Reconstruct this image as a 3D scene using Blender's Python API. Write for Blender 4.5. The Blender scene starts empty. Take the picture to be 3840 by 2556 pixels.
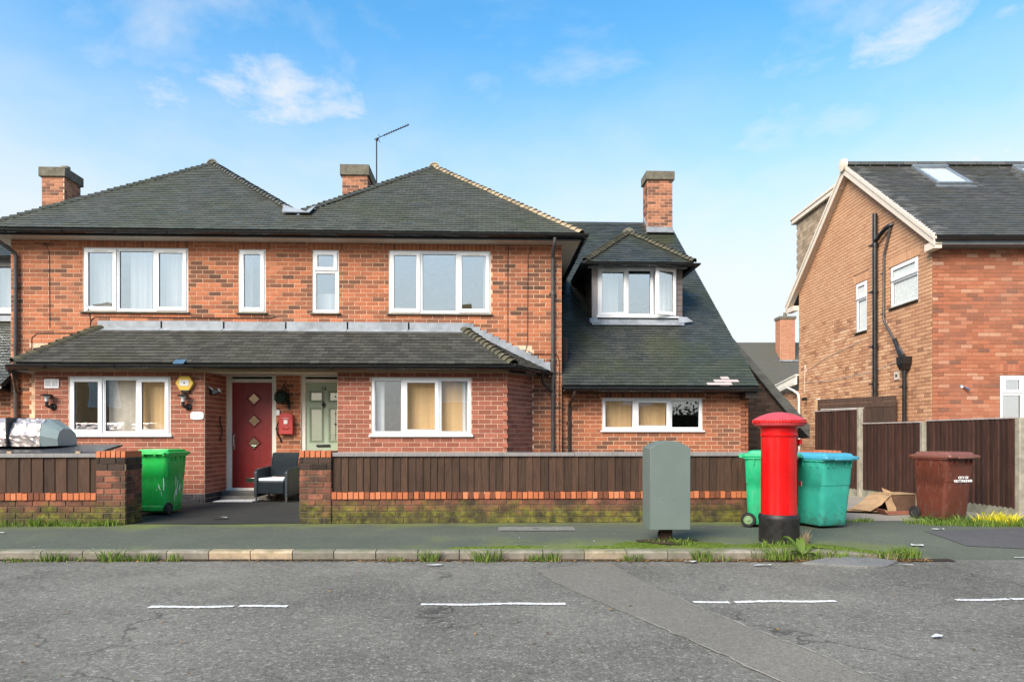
import bpy, bmesh, math, random
import numpy as np
from mathutils import Vector, Matrix
random.seed(7)
RAD = math.radians
SC = bpy.context.scene
COL = SC.collection

# ------------------------------------------------------------------ camera, sky, sun, exposure
YAW = RAD(2.1)                                   # the camera looks a little to the right of square-on
cam_d = bpy.data.cameras.new('camera')
cam_d.lens, cam_d.sensor_width = 24.0, 36.0
cam_d.shift_y = 0.0930                           # rising front: verticals stay vertical
cam_d.clip_end = 3000
cam = bpy.data.objects.new('camera', cam_d)
cam.location = (0, 0, 1.25)
cam.rotation_euler = (RAD(90), 0, -YAW)
COL.objects.link(cam)
SC.camera = cam

SUN_AZ, SUN_EL = RAD(217), RAD(36)               # soft sun set behind the camera as added frontal fill (azimuth from +Y towards +X)
world = bpy.data.worlds.new('World')
SC.world = world
world.use_nodes = True
wn, wl = world.node_tree.nodes, world.node_tree.links
wn.clear()
def wnode(t, **k):
    n = wn.new(t)
    for a, v in k.items(): setattr(n, a, v)
    return n
def wmath(op, a, b=None, c=None):
    n = wnode('ShaderNodeMath', operation=op)
    for i, v in enumerate((a, b, c)):
        if v is None: continue
        if isinstance(v, (int, float)): n.inputs[i].default_value = v
        else: wl.new(v, n.inputs[i])
    return n.outputs[0]
sky = wnode('ShaderNodeTexSky', sky_type='NISHITA', sun_disc=False)
sky.sun_elevation, sky.sun_rotation = SUN_EL, SUN_AZ
sky.altitude, sky.air_density, sky.dust_density, sky.ozone_density = 60, 1.25, 0.6, 4.5
tc = wnode('ShaderNodeTexCoord')
sep = wnode('ShaderNodeSeparateXYZ'); wl.new(tc.outputs['Generated'], sep.inputs[0])
# thin fair-weather cloud: wisps everywhere, denser towards the horizon, plus a few puffs
den = wmath('ADD', wmath('MAXIMUM', sep.outputs[2], 0.0), 0.18)
cmb = wnode('ShaderNodeCombineXYZ')
wl.new(wmath('DIVIDE', sep.outputs[0], den), cmb.inputs[0]); wl.new(wmath('DIVIDE', sep.outputs[1], den), cmb.inputs[1])
n1 = wnode('ShaderNodeTexNoise'); n1.inputs['Scale'].default_value = 2.1; n1.inputs['Detail'].default_value = 9; n1.inputs['Roughness'].default_value = .58; n1.inputs['Distortion'].default_value = .25
wl.new(cmb.outputs[0], n1.inputs['Vector'])
n2 = wnode('ShaderNodeTexNoise'); n2.inputs['Scale'].default_value = 11; n2.inputs['Detail'].default_value = 10; n2.inputs['Roughness'].default_value = .66; n2.inputs['Distortion'].default_value = .3
mp2 = wnode('ShaderNodeMapping'); mp2.inputs['Scale'].default_value = (1, 1, 2.1); wl.new(tc.outputs['Generated'], mp2.inputs[0]); wl.new(mp2.outputs[0], n2.inputs['Vector'])
def wramp(v, a, b):
    m = wnode('ShaderNodeMapRange', interpolation_type='SMOOTHSTEP'); m.inputs[1].default_value = a; m.inputs[2].default_value = b
    wl.new(v, m.inputs[0]); return m.outputs[0]
haze_ = wmath('MULTIPLY', wramp(wmath('ADD', sep.outputs[2], wmath('MULTIPLY', wmath('SUBTRACT', n1.outputs[0], .5), .18)), .53, .18), .92)
wisps = wmath('MAXIMUM', haze_, wmath('MULTIPLY', wramp(n1.outputs[0], .48, .74), .55))
puffs = None
for az, el, ra, re, k in ((-27.3, 23.4, 3.6, 2.2, .85), (-19.6, 25.2, 5.0, 2.7, .95), (-13.6, 25.6, 3.6, 1.8, .85), (21.3, 26.8, 5.0, 1.3, .45), (31.6, 26.9, 6.0, 2.3, .85), (36, 28.5, 4.0, 1.6, .6),
                          (9.5, 24.0, 5.5, 1.4, .4), (34.8, 18.3, 4.5, 1.7, 1.1), (-15.5, 17.0, 4.5, 2.0, .8), (28.5, 22.5, 4.5, 1.0, .4), (-30, 19.5, 5, 1.5, .5)):
    # direction offsets measured with plain linear distances on the unit sphere
    a, e = RAD(az) + YAW, RAD(el)
    d = Vector((math.sin(a)*math.cos(e), math.cos(a)*math.cos(e), math.sin(e)))
    tx = Vector((math.cos(a), -math.sin(a), 0)); tz = d.cross(tx) * -1
    def dot(v):
        n = wnode('ShaderNodeVectorMath', operation='DOT_PRODUCT'); wl.new(tc.outputs['Generated'], n.inputs[0]); n.inputs[1].default_value = v; return n.outputs['Value']
    ex, ez = wmath('DIVIDE', dot(tx), math.tan(RAD(ra))), wmath('DIVIDE', wmath('SUBTRACT', dot(tz), 0.0), math.tan(RAD(re)))
    r2 = wmath('ADD', wmath('MULTIPLY', ex, ex), wmath('MULTIPLY', ez, ez))
    body = wmath('ADD', wmath('SUBTRACT', 1.0, r2), wmath('MULTIPLY', wmath('SUBTRACT', n2.outputs[0], .5), 4.6))
    front = wramp(dot(d), .3, .5)
    c = wmath('MULTIPLY', wmath('MULTIPLY', wramp(body, -.1, 2.2), front), k)
    puffs = c if puffs is None else wmath('MAXIMUM', puffs, c)
cover = wmath('MINIMUM', wmath('MAXIMUM', wisps, puffs), 1.0)
# thin cloud and horizon haze: an even white, the same all round
cl = wnode('ShaderNodeRGB'); cl.outputs[0].default_value = (3.25, 3.3, 3.3, 1)
mix = wnode('ShaderNodeMix', data_type='RGBA'); wl.new(cover, mix.inputs[0]); hs = wnode('ShaderNodeHueSaturation'); hs.inputs['Saturation'].default_value = 1.22; hs.inputs['Hue'].default_value = .488; wl.new(sky.outputs[0], hs.inputs['Color']); wl.new(hs.outputs[0], mix.inputs[6]); wl.new(cl.outputs[0], mix.inputs[7])
bg = wnode('ShaderNodeBackground'); bg.inputs[1].default_value = 0.13
wl.new(mix.outputs[2], bg.inputs[0])
wo = wnode('ShaderNodeOutputWorld'); wl.new(bg.outputs[0], wo.inputs[0])

fill_sun_d = bpy.data.lights.new('fill_sun', 'SUN')  # added frontal fill for the house fronts; the true sun is behind them
fill_sun_d.energy, fill_sun_d.angle, fill_sun_d.color = 3.5, RAD(40), (1.0, .88, .73)
fill_sun = bpy.data.objects.new('fill_sun', fill_sun_d)
fill_sun.rotation_euler = Vector((math.sin(SUN_AZ)*math.cos(SUN_EL), math.cos(SUN_AZ)*math.cos(SUN_EL), math.sin(SUN_EL))).to_track_quat('Z', 'Y').to_euler()
fill_sun.location = (-10, -30, 25)
COL.objects.link(fill_sun)
SC.view_settings.view_transform = 'Standard'
SC.view_settings.look = 'None'
SC.view_settings.gamma = 1.0
SC.view_settings.use_curve_mapping = False
SC.view_settings.exposure = 1.15
SC.cycles.max_bounces = 8
SC.cycles.use_denoising = True

# ------------------------------------------------------------------ helpers
def s2l(c): return tuple(((v/255)/12.92 if v/255 <= .04045 else ((v/255+.055)/1.055)**2.4) for v in c)
class N:                                            # tiny node-tree writer
    def __init__(s, name):
        s.m = bpy.data.materials.new(name); s.m.use_nodes = True
        s.t = s.m.node_tree; s.n, s.l = s.t.nodes, s.t.links
        s.b = s.n['Principled BSDF']; s.out = s.n['Material Output']
    def node(s, t, **k):
        n = s.n.new(t)
        for a, v in k.items(): setattr(n, a, v)
        return n
    def put(s, sock, v):
        if v is None: return
        if isinstance(v, bpy.types.NodeSocket): s.l.new(v, sock)
        else: sock.default_value = v
    def math(s, op, a, b=None, clamp=False):
        n = s.node('ShaderNodeMath', operation=op, use_clamp=clamp); s.put(n.inputs[0], a); s.put(n.inputs[1], b); return n.outputs[0]
    def pos(s):
        return s.node('ShaderNodeNewGeometry').outputs['Position']
    def obj(s):
        return s.node('ShaderNodeTexCoord').outputs['Object']
    def noise(s, v, scale, detail=4, rough=.55, dist=0, stretch=None):
        if stretch:
            m = s.node('ShaderNodeMapping'); m.inputs['Scale'].default_value = stretch; s.l.new(v, m.inputs[0]); v = m.outputs[0]
        n = s.node('ShaderNodeTexNoise'); n.inputs['Scale'].default_value = scale; n.inputs['Detail'].default_value = detail
        n.inputs['Roughness'].default_value = rough; n.inputs['Distortion'].default_value = dist; s.l.new(v, n.inputs['Vector']); return n.outputs[0]
    def rng(s, v, a, b, c=0., d=1.):
        n = s.node('ShaderNodeMapRange'); s.l.new(v, n.inputs[0])
        for i, q in enumerate((a, b, c, d)): n.inputs[i+1].default_value = q
        return n.outputs[0]
    def ramp(s, v, stops, interp='LINEAR'):
        n = s.node('ShaderNodeValToRGB'); n.color_ramp.interpolation = interp
        e = n.color_ramp.elements
        while len(e) < len(stops): e.new(.5)
        for x, (p, c) in zip(e, stops): x.position = p; x.color = (*c, 1)
        s.l.new(v, n.inputs[0]); return n.outputs[0]
    def mix(s, f, a, b, mode='MIX'):
        n = s.node('ShaderNodeMix', data_type='RGBA', blend_type=mode); s.put(n.inputs[0], f)
        for i, v in ((6, a), (7, b)):
            s.put(n.inputs[i], (*v, 1) if isinstance(v, tuple) and len(v) == 3 else v)
        return n.outputs[2]
    def tint(s):
        a = s.node('ShaderNodeAttribute', attribute_name='tint').outputs['Fac']
        o = s.node('ShaderNodeObjectInfo').outputs['Color']
        return s.math('ADD', a, o)
    def bump(s, h, strength, dist=.01):
        n = s.node('ShaderNodeBump'); n.inputs['Strength'].default_value = strength; n.inputs['Distance'].default_value = dist
        s.l.new(h, n.inputs['Height']); s.l.new(n.outputs[0], s.b.inputs['Normal'])
    def done(s, col, rough=.6, spec=.5, metal=0):
        s.put(s.b.inputs['Base Color'], (*col, 1) if isinstance(col, tuple) else col)
        s.put(s.b.inputs['Roughness'], rough); s.b.inputs['Specular IOR Level'].default_value = spec; s.b.inputs['Metallic'].default_value = metal
        return s.m
def plain(name, col, rough=.5, spec=.5, metal=0, var=.15, scale=6., bump=0., bscale=80., stretch=None):
    n = N(name); p = n.pos()
    f = n.noise(p, scale, 5, .6, stretch=stretch)
    c = n.mix(n.rng(f, .3, .7), tuple(v*(1-var) for v in col), tuple(min(1, v*(1+var)) for v in col))
    if bump: n.bump(n.noise(p, bscale, 3, stretch=stretch), bump, .004)
    r = n.rng(n.noise(p, scale*2.3, 3), .3, .7, max(.05, rough*.8), min(1, rough*1.2))
    return n.done(c, r, spec, metal)

class MB:
    """collects polygons; build() links them as ONE mesh object"""
    def __init__(s): s.v, s.f, s.m, s.t = [], [], [], []
    def add(s, vs, fs, mi=0, t=0.):
        o = len(s.v); s.v += [tuple(v) for v in vs]
        for f in fs: s.f.append([i+o for i in f]); s.m.append(mi); s.t.append(t)
        return s
    def box(s, a, b, mi=0, M=None, t=0.):
        (x0, y0, z0), (x1, y1, z1) = a, b
        vs = [Vector(p) for p in ((x0,y0,z0),(x1,y0,z0),(x1,y1,z0),(x0,y1,z0),(x0,y0,z1),(x1,y0,z1),(x1,y1,z1),(x0,y1,z1))]
        if M is not None: vs = [M @ v for v in vs]
        return s.add(vs, ((0,3,2,1),(4,5,6,7),(0,1,5,4),(1,2,6,5),(2,3,7,6),(3,0,4,7)), mi, t)
    def fbox(s, fr, s0, s1, z0, z1, n0, n1, mi=0, t=0.):
        vs = [fr(*p) for p in ((s0,z0,n0),(s1,z0,n0),(s1,z1,n0),(s0,z1,n0),(s0,z0,n1),(s1,z0,n1),(s1,z1,n1),(s0,z1,n1))]
        return s.add(vs, ((0,3,2,1),(4,5,6,7),(0,1,5,4),(1,2,6,5),(2,3,7,6),(3,0,4,7)), mi, t)
    def poly(s, pts, th=None, mi=0):
        """a flat polygon; th = offset vector gives it thickness"""
        n = len(pts); pts = [Vector(p) for p in pts]
        if th is None: return s.add(pts, [list(range(n))], mi)
        th = Vector(th); q = [p + th for p in pts]
        s.add(pts + q, [list(range(n)), list(range(2*n-1, n-1, -1))] + [[i, i+n, (i+1) % n+n, (i+1) % n] for i in range(n)], mi); return s
    def tube(s, path, r, k=8, mi=0, cap=True):
        path = [Vector(p) for p in path]; rs = r if isinstance(r, (list, tuple)) else [r]*len(path)
        rings = []; up = None
        for i, p in enumerate(path):
            d = (path[min(i+1, len(path)-1)] - path[max(i-1, 0)]).normalized()
            if up is None: up = d.orthogonal().normalized()
            a = (up - d*up.dot(d)).normalized(); up = a; b = d.cross(a)
            rings.append([p + (a*math.cos(6.28319*j/k) + b*math.sin(6.28319*j/k))*rs[i] for j in range(k)])
        vs = [v for g in rings for v in g]; fs = []
        for i in range(len(path)-1):
            for j in range(k): fs.append((i*k+j, i*k+(j+1) % k, (i+1)*k+(j+1) % k, (i+1)*k+j))
        if cap: fs += [list(range(k))[::-1], [len(vs)-k+j for j in range(k)]]
        return s.add(vs, fs, mi)
    def lathe(s, prof, k=24, mi=0, M=None, closed=False):
        vs = []
        for r, z in prof:
            for j in range(k):
                a = 6.28319*j/k; v = Vector((r*math.cos(a), r*math.sin(a), z)); vs.append(M @ v if M is not None else v)
        fs = [(i*k+j, i*k+(j+1) % k, (i+1)*k+(j+1) % k, (i+1)*k+j) for i in range(len(prof)-1) for j in range(k)]
        if not closed: fs += [list(range(k))[::-1], [len(vs)-k+j for j in range(k)]]
        return s.add(vs, fs, mi)
    def sweep(s, path, prof, mi=0, closed=False):
        """profile (x sideways, z up) swept along a horizontal-ish path with mitred corners"""
        path = [Vector(p) for p in path]; rings = []
        for i, p in enumerate(path):
            d0 = (path[i]-path[i-1]).normalized() if i else None; d1 = (path[i+1]-path[i]).normalized() if i < len(path)-1 else None
            d = (d0 or d1) if not (d0 and d1) else (d0+d1).normalized()
            side = Vector((d.y, -d.x, 0)).normalized(); k = 1. if not (d0 and d1) else 1/max(.3, d.dot(d0))
            rings.append([p + side*(x*k) + Vector((0, 0, z)) for x, z in prof])
        n = len(prof); vs = [v for g in rings for v in g]
        fs = [(i*n+j, i*n+(j+1) % n, (i+1)*n+(j+1) % n, (i+1)*n+j) for i in range(len(path)-1) for j in range(n if closed else n-1)]
        if closed: fs += [list(range(n))[::-1], [len(vs)-n+j for j in range(n)]]
        return s.add(vs, fs, mi)
    def build(s, name, mats, parent=None, base=(0, 0, 0), smooth=False, tint=False):
        me = bpy.data.meshes.new(name)
        b = np.array(base); me.from_pydata((np.array(s.v, dtype=float)-b).tolist() if len(s.v) else [], [], s.f)
        for m in (mats if isinstance(mats, (list, tuple)) else [mats]): me.materials.append(m)
        if any(s.m): me.polygons.foreach_set('material_index', s.m)
        if smooth: me.polygons.foreach_set('use_smooth', [True]*len(s.f))
        if tint:
            at = me.attributes.new('tint', 'FLOAT', 'FACE'); at.data.foreach_set('value', s.t)
        me.update()
        return link(name, me, parent, tint)
def link(name, me, parent=None, tint=False):
    o = bpy.data.objects.new(name, me); COL.objects.link(o)
    if tint: o.color = (0, 0, 0, 1)
    if parent is not None: o.parent = parent
    return o
def soften(o, angle=35):
    me = o.data
    me.polygons.foreach_set('use_smooth', [True]*len(me.polygons))
    try: me.set_sharp_from_angle(angle=RAD(angle))
    except Exception: pass
    return o
def bevel(o, w=.01, seg=2, angle=35):
    m = o.modifiers.new('bevel', 'BEVEL'); m.width, m.segments, m.limit_method, m.angle_limit = w, seg, 'ANGLE', RAD(angle)
    return soften(o, angle+10)
def tag(o, label=None, cat=None, group=None, kind=None):
    for k, v in (('label', label), ('category', cat), ('group', group), ('kind', kind)):
        if v: o[k] = v
    return o
class Thing:
    """an Empty at a thing's base; parts are given in a frame whose origin is `base`"""
    def __init__(s, name, label, cat, loc=(0, 0, 0), rotz=0., group=None, base=None):
        s.o = bpy.data.objects.new(name, None); COL.objects.link(s.o); s.o.empty_display_size = .2
        s.o.location = loc; s.o.rotation_euler = (0, 0, rotz); s.base = base or (0, 0, 0); tag(s.o, label, cat, group)
    def part(s, name, mb, mats, parent=None, smooth=False, tint=False):
        return mb.build(name, mats, parent or s.o, s.base, smooth, tint)
def frame(o, sd, nd, zd=(0, 0, 1)):
    o, sd, nd, zd = Vector(o), Vector(sd).normalized(), Vector(nd).normalized(), Vector(zd).normalized()
    f = lambda s, z, n: o + sd*s + zd*z + nd*n
    f.s, f.n, f.z, f.o = sd, nd, zd, o
    return f

# ------------------------------------------------------------------ bricks and tiles: real pieces
def piece_mesh(kind, mat, cache={}):
    k = (kind, mat.name)
    if k in cache: return cache[k]
    mb = MB()
    vs, fs = PIECE[kind]
    mb.add(vs, fs)
    me = bpy.data.meshes.new(kind); me.from_pydata([tuple(v) for v in vs], [], fs); me.materials.append(mat); me.update()
    cache[k] = me
    return me
def _brick():
    c, q = .5, .5
    vs = [(-c,-c,0),(c,-c,0),(c,c,0),(-c,c,0), (-c,-c,.6),(c,-c,.6),(c,c,.6),(-c,c,.6)]
    i, j = .485, .46
    vs += [(-i,-j,1),(i,-j,1),(i,j,1),(-i,j,1)]
    fs = [(a, (a+1) % 4, (a+1) % 4+4, a+4) for a in range(4)] + [(a+4, (a+1) % 4+4, (a+1) % 4+8, a+8) for a in range(4)] + [(8,9,10,11)]
    return vs, fs
def _tile():                                     # u across, v up the slope, w out: thick tail, thin head
    vs = [(-.5,0,.15),(.5,0,.15),(.5,1,-.35),(-.5,1,-.35), (-.5,0,1),(.5,0,1),(.5,1,.25),(-.5,1,.25)]
    return vs, [(4,5,6,7),(0,1,5,4),(1,2,6,5),(3,0,4,7)]
PIECE = {'brick': _brick(), 'tile': _tile()}
class Pieces:
    """a list of alike pieces of one thing: the largest 300 become objects, the rest one joined part"""
    def __init__(s, kind): s.kind, s.L = kind, []
    def add(s, M, mat, t, parent): s.L.append((M, mat, t, parent))
    def flush(s, th, rest_name, score, limit=300):
        L = sorted(s.L, key=lambda e: -score(th.o.matrix_basis @ (e[0] @ Vector((0, 0, 1)))))
        b = Vector(th.base)
        for M, mat, t, par in L[:limit]:
            o = bpy.data.objects.new(s.kind, piece_mesh(s.kind, mat)); COL.objects.link(o)
            o.parent = par; m = M.copy(); m.translation = m.translation - b; o.matrix_basis = m; o.color = (t, t, t, 1)
        rest = {}
        for e in L[limit:]: rest.setdefault(e[1].name, []).append(e)
        V, Fc = PIECE[s.kind]; V = np.array([(*v, 1.) for v in V]); nv = len(V)
        for k, E in rest.items():
            vs = np.concatenate([(np.array(e[0]) @ V.T).T[:, :3] for e in E]) - np.array(th.base)
            fs = [[i + j*nv for i in f] for j in range(len(E)) for f in Fc]
            me = bpy.data.meshes.new(rest_name); me.from_pydata(vs.tolist(), [], fs); me.materials.append(E[0][1])
            at = me.attributes.new('tint', 'FLOAT', 'FACE'); at.data.foreach_set('value', np.repeat([e[2] for e in E], len(Fc)))
            me.update(); o = link(rest_name, me, th.o, True); tag(o, kind='stuff')
def near_score(zmin=-9, ybias=0):
    def f(p):
        d = math.hypot(p.x, p.y)
        u, v = (p.x*math.cos(YAW)-p.y*math.sin(YAW))/max(.1, p.y), (p.z-1.25)/max(.1, p.y)
        out = abs(u) > .76 or v > .66 or v < -.37
        return -d - (100 if out or p.z < zmin else 0)
    return f
def subtract(iv, a, b):
    out = []
    for x0, x1 in iv:
        if b <= x0 or a >= x1: out.append((x0, x1)); continue
        if a > x0: out.append((x0, a))
        if b < x1: out.append((b, x1))
    return out
def lay_bricks(P, parent, fr, w, z0, z1, mat, openings=(), lintels=(), gauge=.0823, lng=.2286, joint=.010, proud=.006, limits=None, tintf=None, phase=0., end_cut=True, bond='stretcher'):
    """stretcher-bond courses over [0,w] x [z0,z1] of a wall frame, cut round openings; lintels are soldier courses (s0,s1,zb,zt)"""
    rows = int(round((z1-z0)/gauge)); g = (z1-z0)/rows
    for r in range(rows):
        za, zb = z0+r*g, z0+(r+1)*g; zc = (za+zb)/2
        iv = [(0., w)] if limits is None else limits(zc)
        for s0, s1, a, b in list(openings)+list(lintels):
            if a-.3*g < zc < b+.3*g: iv = subtract(iv, s0, s1)
        st = lng if not (bond == 'header' and r % 2) else lng/2
        off = phase + (0 if r % 2 else lng/2) + (0 if st == lng else lng/4)
        for a, b in iv:
            k = math.floor((a-off)/st)
            x = off+k*st
            while x < b-.004:
                p, q = max(a, x)+joint/2, min(b, x+st)-joint/2
                if q-p > .03:
                    t = (tintf or (lambda s, z: random.random()))((p+q)/2, zc)
                    brick(P, parent, fr, p, q, za+joint/2, zb-joint/2, proud+random.uniform(-.0015, .0015), mat, t)
                x += st
    for s0, s1, a, b in lintels:
        n = max(1, int(round((s1-s0)/.0823))); q = (s1-s0)/n
        for i in range(n):
            t = (tintf or (lambda s, z: random.random()))(s0+q*i, (a+b)/2)
            brick(P, parent, fr, s0+q*i+.004, s0+q*(i+1)-.004, a+.004, b-.004, proud+random.uniform(-.001, .001), mat, t)
def brick(P, parent, fr, s0, s1, z0, z1, n1, mat, t, n0=-.002):
    c = fr((s0+s1)/2, (z0+z1)/2, n0)
    M = Matrix.Identity(4)
    for i, v in enumerate((fr.s*(s1-s0), fr.z*(z1-z0), fr.n*(n1-n0))):
        for j in range(3): M[j][i] = v[j]
    M.translation = c
    P.add(M, mat, t, parent)
def lay_tiles(P, parent, o, sd, td, poly, mat, gauge=.102, wid=.168, proud=.020, tintf=None, smin=None, smax=None):
    """plain tiles in broken bond over a polygon given in (s,t) on a roof plane"""
    o, sd, td = Vector(o), Vector(sd).normalized(), Vector(td).normalized(); nd = sd.cross(td).normalized()
    top = max(p[1] for p in poly); rows = int(top/gauge)
    for r in range(rows):
        t0 = r*gauge; tm = t0+gauge*.45
        xs = []
        for (s0, a), (s1, b) in zip(poly, list(poly[1:])+[poly[0]]):
            if (a <= tm < b) or (b <= tm < a): xs.append(s0+(s1-s0)*(tm-a)/(b-a))
        xs.sort()
        for a, b in zip(xs[::2], xs[1::2]):
            if smin is not None: a = max(a, smin)
            if smax is not None: b = min(b, smax)
            off = (wid/2 if r % 2 else 0)
            x = off + math.floor((a-off)/wid)*wid
            while x < b-.01:
                p, q = max(a, x), min(b, x+wid)
                if q-p > .025:
                    sag = random.uniform(-.003, .003)
                    M = Matrix.Identity(4)
                    tt = (td + nd*random.uniform(-.012, .012) + sd*random.uniform(-.008, .008)).normalized()
                    for i, v in enumerate((sd*(q-p-.004), tt*(gauge*1.12), nd*(proud+random.uniform(-.003, .004)))):
                        for j in range(3): M[j][i] = v[j]
                    M.translation = o + sd*((p+q)/2) + td*(t0+sag)
                    P.add(M, mat, (tintf or (lambda s, t: random.random()))((p+q)/2, t0), parent)
                x += wid
def wall_panel(mb, fr, w, z0, z1, openings, n0=-.22, n1=0., mi=0):
    xs = sorted({0., w, *[v for o in openings for v in o[:2]]}); zs = sorted({z0, z1, *[v for o in openings for v in o[2:]]})
    for a, b in zip(xs, xs[1:]):
        for c, d in zip(zs, zs[1:]):
            m = ((a+b)/2, (c+d)/2)
            if not any(o[0] < m[0] < o[1] and o[2] < m[1] < o[3] for o in openings): mb.fbox(fr, a, b, c, d, n0, n1, mi)
    return mb
def text_mesh(txt, size, mat, M, name, parent=None, depth=.003, bold=0.):
    cu = bpy.data.curves.new(name, 'FONT'); cu.body = txt; cu.size = size; cu.extrude = depth; cu.align_x = 'CENTER'; cu.align_y = 'CENTER'; cu.offset = bold
    t = bpy.data.objects.new('tmp', cu); COL.objects.link(t)
    bpy.context.view_layer.update()
    me = bpy.data.meshes.new_from_object(t.evaluated_get(bpy.context.evaluated_depsgraph_get()))
    bpy.data.objects.remove(t); me.transform(M); me.materials.clear(); me.materials.append(mat); me.name = name
    return link(name, me, parent)
# ------------------------------------------------------------------ materials
def brick_mat(name, stops, stain=None, rough=.9, moss=0.):
    n = N(name); p = n.pos()
    c = n.ramp(n.tint(), stops)
    f = n.noise(p, 38, 5, .65)
    c = n.mix(n.rng(f, .32, .7, 0, .55), c, n.mix(1., c, (.55, .5, .48), 'MULTIPLY'))
    c = n.mix(n.rng(n.noise(p, 150, 3), .55, .8, 0, .12), c, (.62, .5, .4))
    if stain: c = n.mix(n.rng(n.noise(p, .9, 4, .6), .45, .75, 0, stain[0]), c, stain[1])
    if moss:
        z = n.node('ShaderNodeSeparateXYZ'); n.l.new(p, z.inputs[0])
        h = n.rng(z.outputs[2], .02, .42, 1., -.35)
        g = n.math('ADD', n.math('MULTIPLY', n.noise(p, 3.1, 6, .7), 1.9), n.math('MULTIPLY', h, .75))
        c = n.mix(n.math('MULTIPLY', n.rng(g, .92, 1.35), moss, True), c, n.mix(n.rng(n.noise(p, 7, 5, .65), .38, .66), (.028, .032, .010), (.20, .19, .032)))
        c = n.mix(n.math('MULTIPLY', n.rng(n.noise(p, 4.3, 5, .6), .44, .66), .8), c, (.035, .03, .022))
    n.bump(n.noise(p, 120, 4, .7), .5, .004)
    return n.done(c, rough, .25)
M_BRICK = brick_mat('brick_orange_red', [(0, (.10,.054,.037)), (.16, (.18,.082,.048)), (.36, (.30,.112,.06)), (.6, (.41,.143,.07)), (.85, (.49,.178,.086)), (1, (.55,.235,.13))], (.35, (.20,.11,.075)))
M_BRICK2 = brick_mat('brick_bay_red', [(0, (.22,.078,.05)), (.5, (.315,.112,.073)), (1, (.40,.145,.095))], (.2, (.22,.10,.075)))
M_BRICK_TAN = brick_mat('brick_tan', [(0, (.30,.15,.09)), (.3, (.53,.28,.16)), (.7, (.66,.39,.225)), (1, (.74,.50,.32))], (.3, (.42,.20,.11)))
M_BRICK_FRONT = brick_mat('brick_bright_red', [(0, (.21,.095,.062)), (.2, (.31,.112,.062)), (.55, (.40,.14,.074)), (.8, (.44,.185,.105)), (1, (.52,.30,.20))], (.35, (.24,.13,.10)))
M_BRICK_GARDEN = brick_mat('brick_garden', [(0, (.11,.05,.035)), (.5, (.21,.08,.05)), (1, (.30,.115,.07))], moss=.95)
M_BRICK_CAP = brick_mat('brick_engineering_orange', [(0, (.13,.05,.03)), (.2, (.42,.13,.055)), (.7, (.52,.17,.075)), (1, (.57,.22,.11))])
M_BRICK_BLUE = brick_mat('brick_blue_black', [(0, (.03,.033,.04)), (1, (.075,.075,.085))])
M_BRICK_DARK = brick_mat('brick_soot_and_shade', [(0, (.025,.018,.014)), (1, (.07,.045,.035))])  # soot on the piers; on the outhouse, shade put into the colour
M_BRICK_CHIM = brick_mat('brick_chimney', [(0, (.12,.065,.045)), (.35, (.22,.10,.065)), (.6, (.38,.165,.095)), (1, (.46,.21,.12))])
def mortar(name, c): return plain(name, c, .95, .1, var=.22, scale=9, bump=.4)
M_MORTAR = mortar('mortar_cream', (.64, .43, .295))
M_MORTAR2 = mortar('mortar_pinkish', (.60, .42, .31))
M_MORTAR_D = mortar('mortar_brown', (.24, .14, .09))
M_MORTAR_G = mortar('mortar_garden', (.20, .155, .11))
def tile_mat(name, stops, green=.5, gloss=.42, moss_col=(.055, .065, .022)):
    n = N(name); p = n.pos()
    c = n.ramp(n.math('ADD', n.math('MULTIPLY', n.math('SUBTRACT', n.tint(), .5), .98), .49), stops)
    c = n.mix(n.rng(n.noise(p, .8, 5, .6), .45, .80, 0, green), c, moss_col)
    c = n.mix(n.rng(n.noise(p, 45, 4, .7), .35, .75, 0, .4), c, n.mix(1., c, (1.5, 1.5, 1.45), 'MULTIPLY'))
    c = n.mix(n.rng(n.noise(p, 11, 2, .5), .76, .80, 0, .4), c, (.34, .35, .31))
    n.bump(n.noise(p, 160, 3), .25, .003)
    return n.done(c, n.rng(n.noise(p, 2.5, 3), .35, .7, gloss*.75, gloss*1.3), .5)
M_TILE = tile_mat('tile_dark_concrete', [(0, (.058,.060,.048)), (.5, (.070,.072,.058)), (.9965, (.080,.082,.067)), (.998, (.30,.19,.14)), (1, (.42,.33,.28))], .6)
M_TILE_LEAN = tile_mat('tile_dark_lean', [(0, (.022,.022,.019)), (.5, (.036,.036,.031)), (1, (.05,.05,.043))], .5, .85, (.05, .05, .022))
M_TILE_WING = tile_mat('tile_dark_wing', [(0, (.032,.036,.033)), (.5, (.041,.045,.041)), (.9975, (.052,.056,.05)), (.9985, (.36,.16,.12)), (1, (.5,.36,.32))], .75, .36)
M_TILE_PALE = tile_mat('tile_slipped_pinkish', [(0, (.34,.27,.25)), (1, (.44,.37,.35))], 0)
M_TILE_MOSS = tile_mat('tile_mossy_hip', [(0, (.042,.04,.026)), (1, (.085,.075,.045))], .4, .6)
M_TILE_SUNLIT = tile_mat('tile_sunlit_hip', [(0, (.20,.155,.095)), (1, (.33,.26,.165))], .1, .7)  # low sun's gold on the hip and ridge is put into the colour
M_TILE_R = tile_mat('tile_grey_brown', [(0, (.058,.055,.049)), (.6, (.074,.07,.061)), (.97, (.086,.081,.071)), (1, (.19,.185,.175))], .3, .4)
M_TILE_HUNG = tile_mat('tile_hung_tan', [(0, (.22,.16,.10)), (1, (.40,.30,.20))], .1, .7)
M_UNDER = plain('roof_underlay', (.03, .032, .03), .8)
M_WHITE = plain('white_upvc', (.84, .85, .86), .3, .5, var=.03)
M_WHITE_PAINT = plain('white_paint_weathered', (.72, .68, .60), .6, .3, var=.08, scale=4)
M_GASKET = plain('black_gasket', (.02, .02, .022), .5)
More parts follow.
